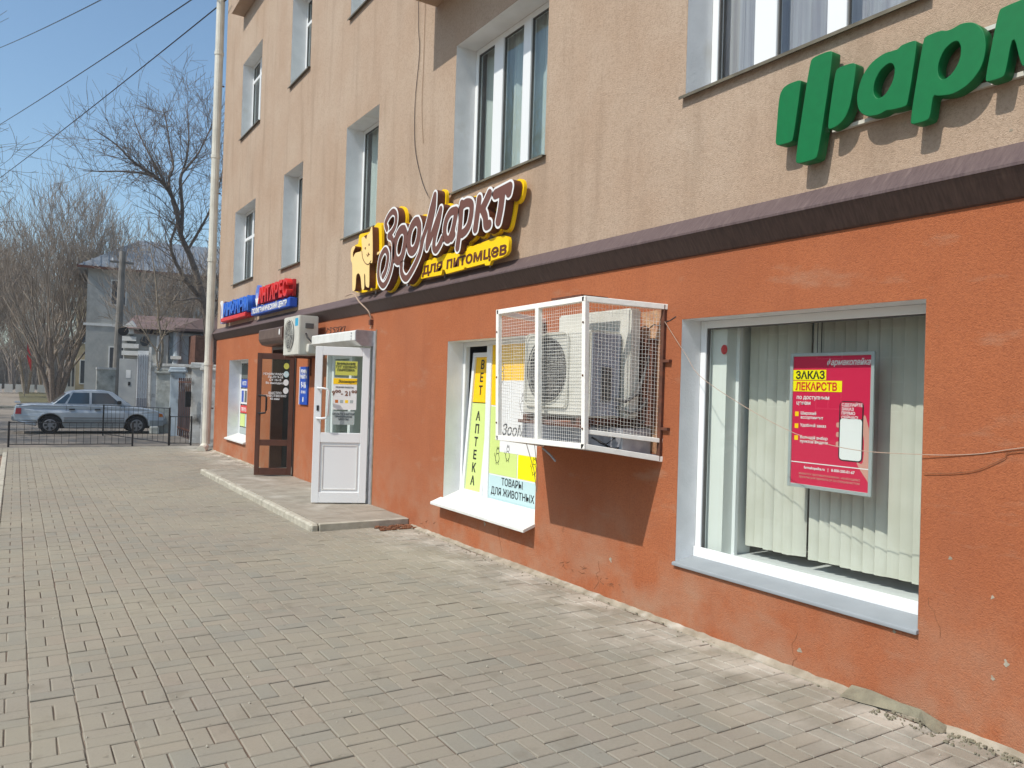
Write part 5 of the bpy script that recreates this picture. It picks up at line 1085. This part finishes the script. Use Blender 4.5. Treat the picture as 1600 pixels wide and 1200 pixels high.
def grow(rg, S_, p, d, L, r, depth, up_=.25, spread=.6, wob=.16, minr=.006, kids=(3, 5)):
    n = 4 if depth > 0 else 3; pts = [p]; rs = [r]; q = p.copy(); dd = d.normalized()
    for k in range(n):
        dd = (dd+rv_(rg)*wob+Vector((0, 0, up_*.25))).normalized(); q2 = q+dd*L/n; r2_ = max(minr, r*(1-.6*(k+1)/n)); S_.add(q, q2, rs[-1], r2_); q = q2; pts.append(q); rs.append(r2_)
    if depth <= 0: return
    for c in range(rg.randint(*kids)):
        t_ = rg.uniform(.25, 1); i = min(n-1, int(t_*n)); pp = pts[i].lerp(pts[i+1], t_*n-i)
        nd = (dd*.55+rv_(rg)*spread+Vector((0, 0, up_))).normalized(); grow(rg, S_, pp, nd, L*rg.uniform(.5, .78), max(minr, rs[i]*.6), depth-1, up_, spread, wob, minr, kids)
def tree(name, label, base, seed, H_, r_, depth=4, mt=M['bark'], mc=M['twig'], up_=.3, spread=.55, stems=1, wash=True, group='bare street trees', limbs=6, minr=.012, fan=.22, trunkf=.3, kids=(3, 4)):
    rg = random.Random(seed); t = thing(name, label, 'tree', base, group); T = Segs(); C_ = Segs(); b = Vector(base)
    for s_ in range(stems):
        a = 2*math.pi*s_/max(stems, 1)+rg.random(); lean = Vector((math.cos(a), math.sin(a), 0))*(fan if stems > 1 else rg.uniform(0, .08)); p = b+lean*(.5 if stems > 1 else 0); d = (Vector((0, 0, 1))+lean).normalized()
        th = H_*trunkf; n = 6; q = p; tp = [(q, r_)]
        for k in range(n):
            d = (d+rv_(rg)*.05).normalized(); q2 = q+d*th/n; T.add(q, q2, r_*(1-.3*k/n), r_*(1-.3*(k+1)/n)); q = q2; tp.append((q, r_*(1-.3*(k+1)/n)))
        for c in range(limbs):
            i = rg.randint(3, n); pp, rr_ = tp[i]; a2 = 2*math.pi*c/limbs+rg.random(); nd = (d*1.0+Vector((math.cos(a2), math.sin(a2), 0))*spread*rg.uniform(.5, 1.2)).normalized()
            grow(rg, C_, pp, nd, (H_-th)*rg.uniform(.5, .68), rr_*.55, depth, up_, spread, minr=minr, kids=kids)
    T.build('trunk', mt, t, 8); C_.build('crown', mc, t, 3)
    if wash:
        Wt = MB()
        for s_ in range(1): Wt.tube([b+Vector((0, 0, 0)), b+Vector((0, 0, 1.35))], [r_*1.12, r_*1.06], 10)
        Wt.build('whitewash', M['wash'], t)
    return t
# dark tree traced over its main limbs
def traced(name, label, limbs, r0, seed, base, depthj=.5, tw=26, tl=(.5, 1.6), mt=M['bark'], group='bare street trees'):
    rg = random.Random(seed); t = thing(name, label, 'tree', base, group); T = Segs(); C_ = Segs()
    for li, (pts, ra, rb) in enumerate(limbs):
        P = catmull(pts, 3); n = len(P)
        for k in range(n-1):
            fa, fb = k/(n-1), (k+1)/(n-1); T.add(P[k], P[k+1], ra+(rb-ra)*fa, ra+(rb-ra)*fb)
        ln = sum(np.linalg.norm(P[k+1]-P[k]) for k in range(n-1)); cnt = int(ln*tw/6)
        for c in range(cnt):
            f = rg.uniform(.12 if li else .42, 1); k = min(n-2, int(f*(n-1))); p = Vector(P[k]); d = Vector(P[k+1]-P[k]).normalized(); rr_ = ra+(rb-ra)*f
            nd = (d*.8+rv_(rg)*.85+Vector((0, 0, .12))).normalized(); grow(rg, C_, p, nd, rg.uniform(*tl), min(.022, max(.010, rr_*.4)), 2, .16, .62, .17, .0055, (2, 4))
    T.build('trunk', mt, t, 7); C_.build('crown', mt, t, 3); return t
def l3(pts, y, js): return [(x, y+j, z) for (x, z), j in zip(pts, np.linspace(0, js, len(pts)))]
TL = [(l3([(6.75, -.1), (6.59, 1.82), (6.36, 3.59), (6.21, 4.6), (5.86, 5.83), (5.52, 6.68), (5.22, 7.27), (5.01, 8.24), (4.76, 8.82), (4.36, 9.25), (3.9, 9.49), (3.33, 9.81), (2.89, 10.21), (2.24, 10.56)], 33, -.8), .165, .014),
 (l3([(4.76, 8.82), (4.74, 9.44), (4.91, 9.92), (4.79, 10.69), (4.67, 11.66), (4.55, 12.26)], 32.5, 1), .06, .015), (l3([(4.36, 9.25), (3.9, 9.3), (3.14, 9.22), (2.29, 9.02), (1.77, 8.89)], 32.4, -1), .05, .012),
 (l3([(5.22, 7.27), (5.26, 8.28), (5.17, 9.51), (5.42, 10.01), (5.82, 10.64), (6.16, 11.46), (6.38, 12.02)], 32.6, .8), .08, .015), (l3([(6.15, 4.84), (5.51, 5.55), (4.97, 6.36), (4.82, 6.97), (4.98, 7.61), (4.7, 8.4)], 33, -1.2), .09, .02),
 (l3([(5.17, 9.51), (5.47, 10.57), (5.54, 11.85), (5.47, 12.59)], 33, 1), .05, .012), (l3([(6.2, 4.85), (5.77, 4.87), (5.3, 4.72), (4.89, 4.62)], 32.9, -1.4), .06, .02), (l3([(6.36, 3.6), (7.0, 5.6), (7.3, 7.6), (7.2, 9.6), (7.0, 11.2)], 33, 1), .07, .015), (l3([(4.76, 8.82), (4.2, 9.9), (3.7, 10.9), (3.4, 11.8)], 32.5, .6), .05, .012), (l3([(5.5, 6.7), (6.2, 8.2), (6.6, 9.6), (6.7, 10.8)], 33, -.6), .06, .012)]
traced('bare_tree', 'dark bare tree with forked leaning trunk beside the drainpipe', TL, .2, 11, (6.75, 33, -.13), tw=32, tl=(.5, 1.9))
SL = [(l3([(4.07, 2.0), (4.01, 2.59), (4.23, 3.24), (4.33, 3.67)], 28.9, .2), .035, .01), (l3([(4.01, 2.59), (3.7, 3.1), (3.44, 3.6), (3.28, 4.22)], 28.9, .3), .025, .01), (l3([(4.12, 2.0), (4.2, 2.81), (4.05, 3.65), (3.94, 4.91), (3.81, 5.75), (3.7, 6.16)], 29, .3), .05, .012), (l3([(4.05, 3.65), (4.45, 4.32), (4.83, 5.0)], 29.1, .3), .02, .008)]
traced('sapling', 'thin pale sapling growing over the grey block pillar', SL, .05, 5, (4.1, 28.95, 1.98), tw=18, tl=(.4, 1.0), mt=M['bark2'], group=None)
tree('bare_tree', 'large many-stemmed bare tree spreading behind the silver car', (2.2, 60, -.13), 21, 13.2, .17, 4, up_=.35, spread=.5, stems=7, limbs=5, minr=.0085, fan=.30, trunkf=.34, kids=(3, 4), mt=M['bark'], mc=M['twig'])
tree('bare_tree', 'bare tree just beyond the left edge, its branches reaching into the sky', (-5.0, 25.5, -.13), 31, 11.5, .2, 5, spread=.7, limbs=9, up_=.2, wash=False, minr=.0055, mc=M['bark'])
k = 0
far = [(-2.4, 78, 12, 'bare tree on the left behind the red flag'), (.9, 92, 14.5, 'bare tree far behind the red flag'), (-4.4, 95, 14, 'bare tree at the far left end of the street'), (2.6, 104, 15, 'tall bare tree far behind the multi-stemmed one'), (-.4, 118, 16, 'most distant bare tree at the end of the street'), (-5.5, 125, 17, 'bare tree behind the white parapet'), (8.2, 49, 9.5, 'bare tree in front of the grey building')]
for (x, y, h, lab) in far:
    k += 1; tree('bare_tree', lab, (x, y, -.13), 100+k, h, .16, 4, spread=.6, stems=3 if k % 2 else 2, limbs=5, minr=.014 if y > 60 else .009, fan=.16, trunkf=.25, wash=(y < 80 and y > 60), kids=(3, 4), mt=M['bark'] if k % 2 else M['bark2'])
for i_, (x, y, h) in enumerate(((-9, 31, 13), (-11, 40, 14), (-8.5, 52, 13), (-12, 22, 12), (-15, 33, 15))):
    tree('bare_tree', ['bare tree across the road, nearest the building', 'second bare tree across the road', 'third bare tree across the road', 'bare tree across the road opposite the shops', 'tallest bare tree across the road'][i_], (x, y, -.13), 200+i_, h, .2, 4, spread=.65, limbs=8, minr=.014, kids=(3, 4))
hm = Segs(); rg = random.Random(77)
for i in range(2600):
    x = rg.uniform(-14, 22); y = rg.uniform(125, 150); z = -.13; p = Vector((x, y, z)); hgt = rg.uniform(5, 13)*(.75+.35*math.sin(x*.5))
    q = p
    d = Vector((rg.gauss(0, .2), 0, 1)).normalized()
    for s_ in range(4):
        q2 = q+(d+rv_(rg)*.16).normalized()*hgt/4; hm.add(q, q2, .07*(1-s_*.22), .07*(1-(s_+1)*.22)); q = q2
        for b_ in range(2): hm.add(q, q+(d+rv_(rg)*.9).normalized()*rg.uniform(1, 2.6), .03, .012)
struct(hm.build('distant_wood', M['twig'], None, 3), 'stuff')
print('OK objects', len(bpy.data.objects))
# ------------------------------------------------------------------ haze
hzm = bpy.data.materials.new('haze'); hzm.use_nodes = True; nt = hzm.node_tree; nt.nodes.remove(nt.nodes['Principled BSDF'])
pv = nt.nodes.new('ShaderNodeVolumePrincipled'); pv.inputs['Color'].default_value = (.86, .92, 1, 1); pv.inputs['Density'].default_value = .0009
nt.links.new(pv.outputs[0], nt.nodes['Material Output'].inputs['Volume'])
struct(MB().box(-60, 60, -20, 170, -1.2, 24).build('haze', hzm), 'stuff')
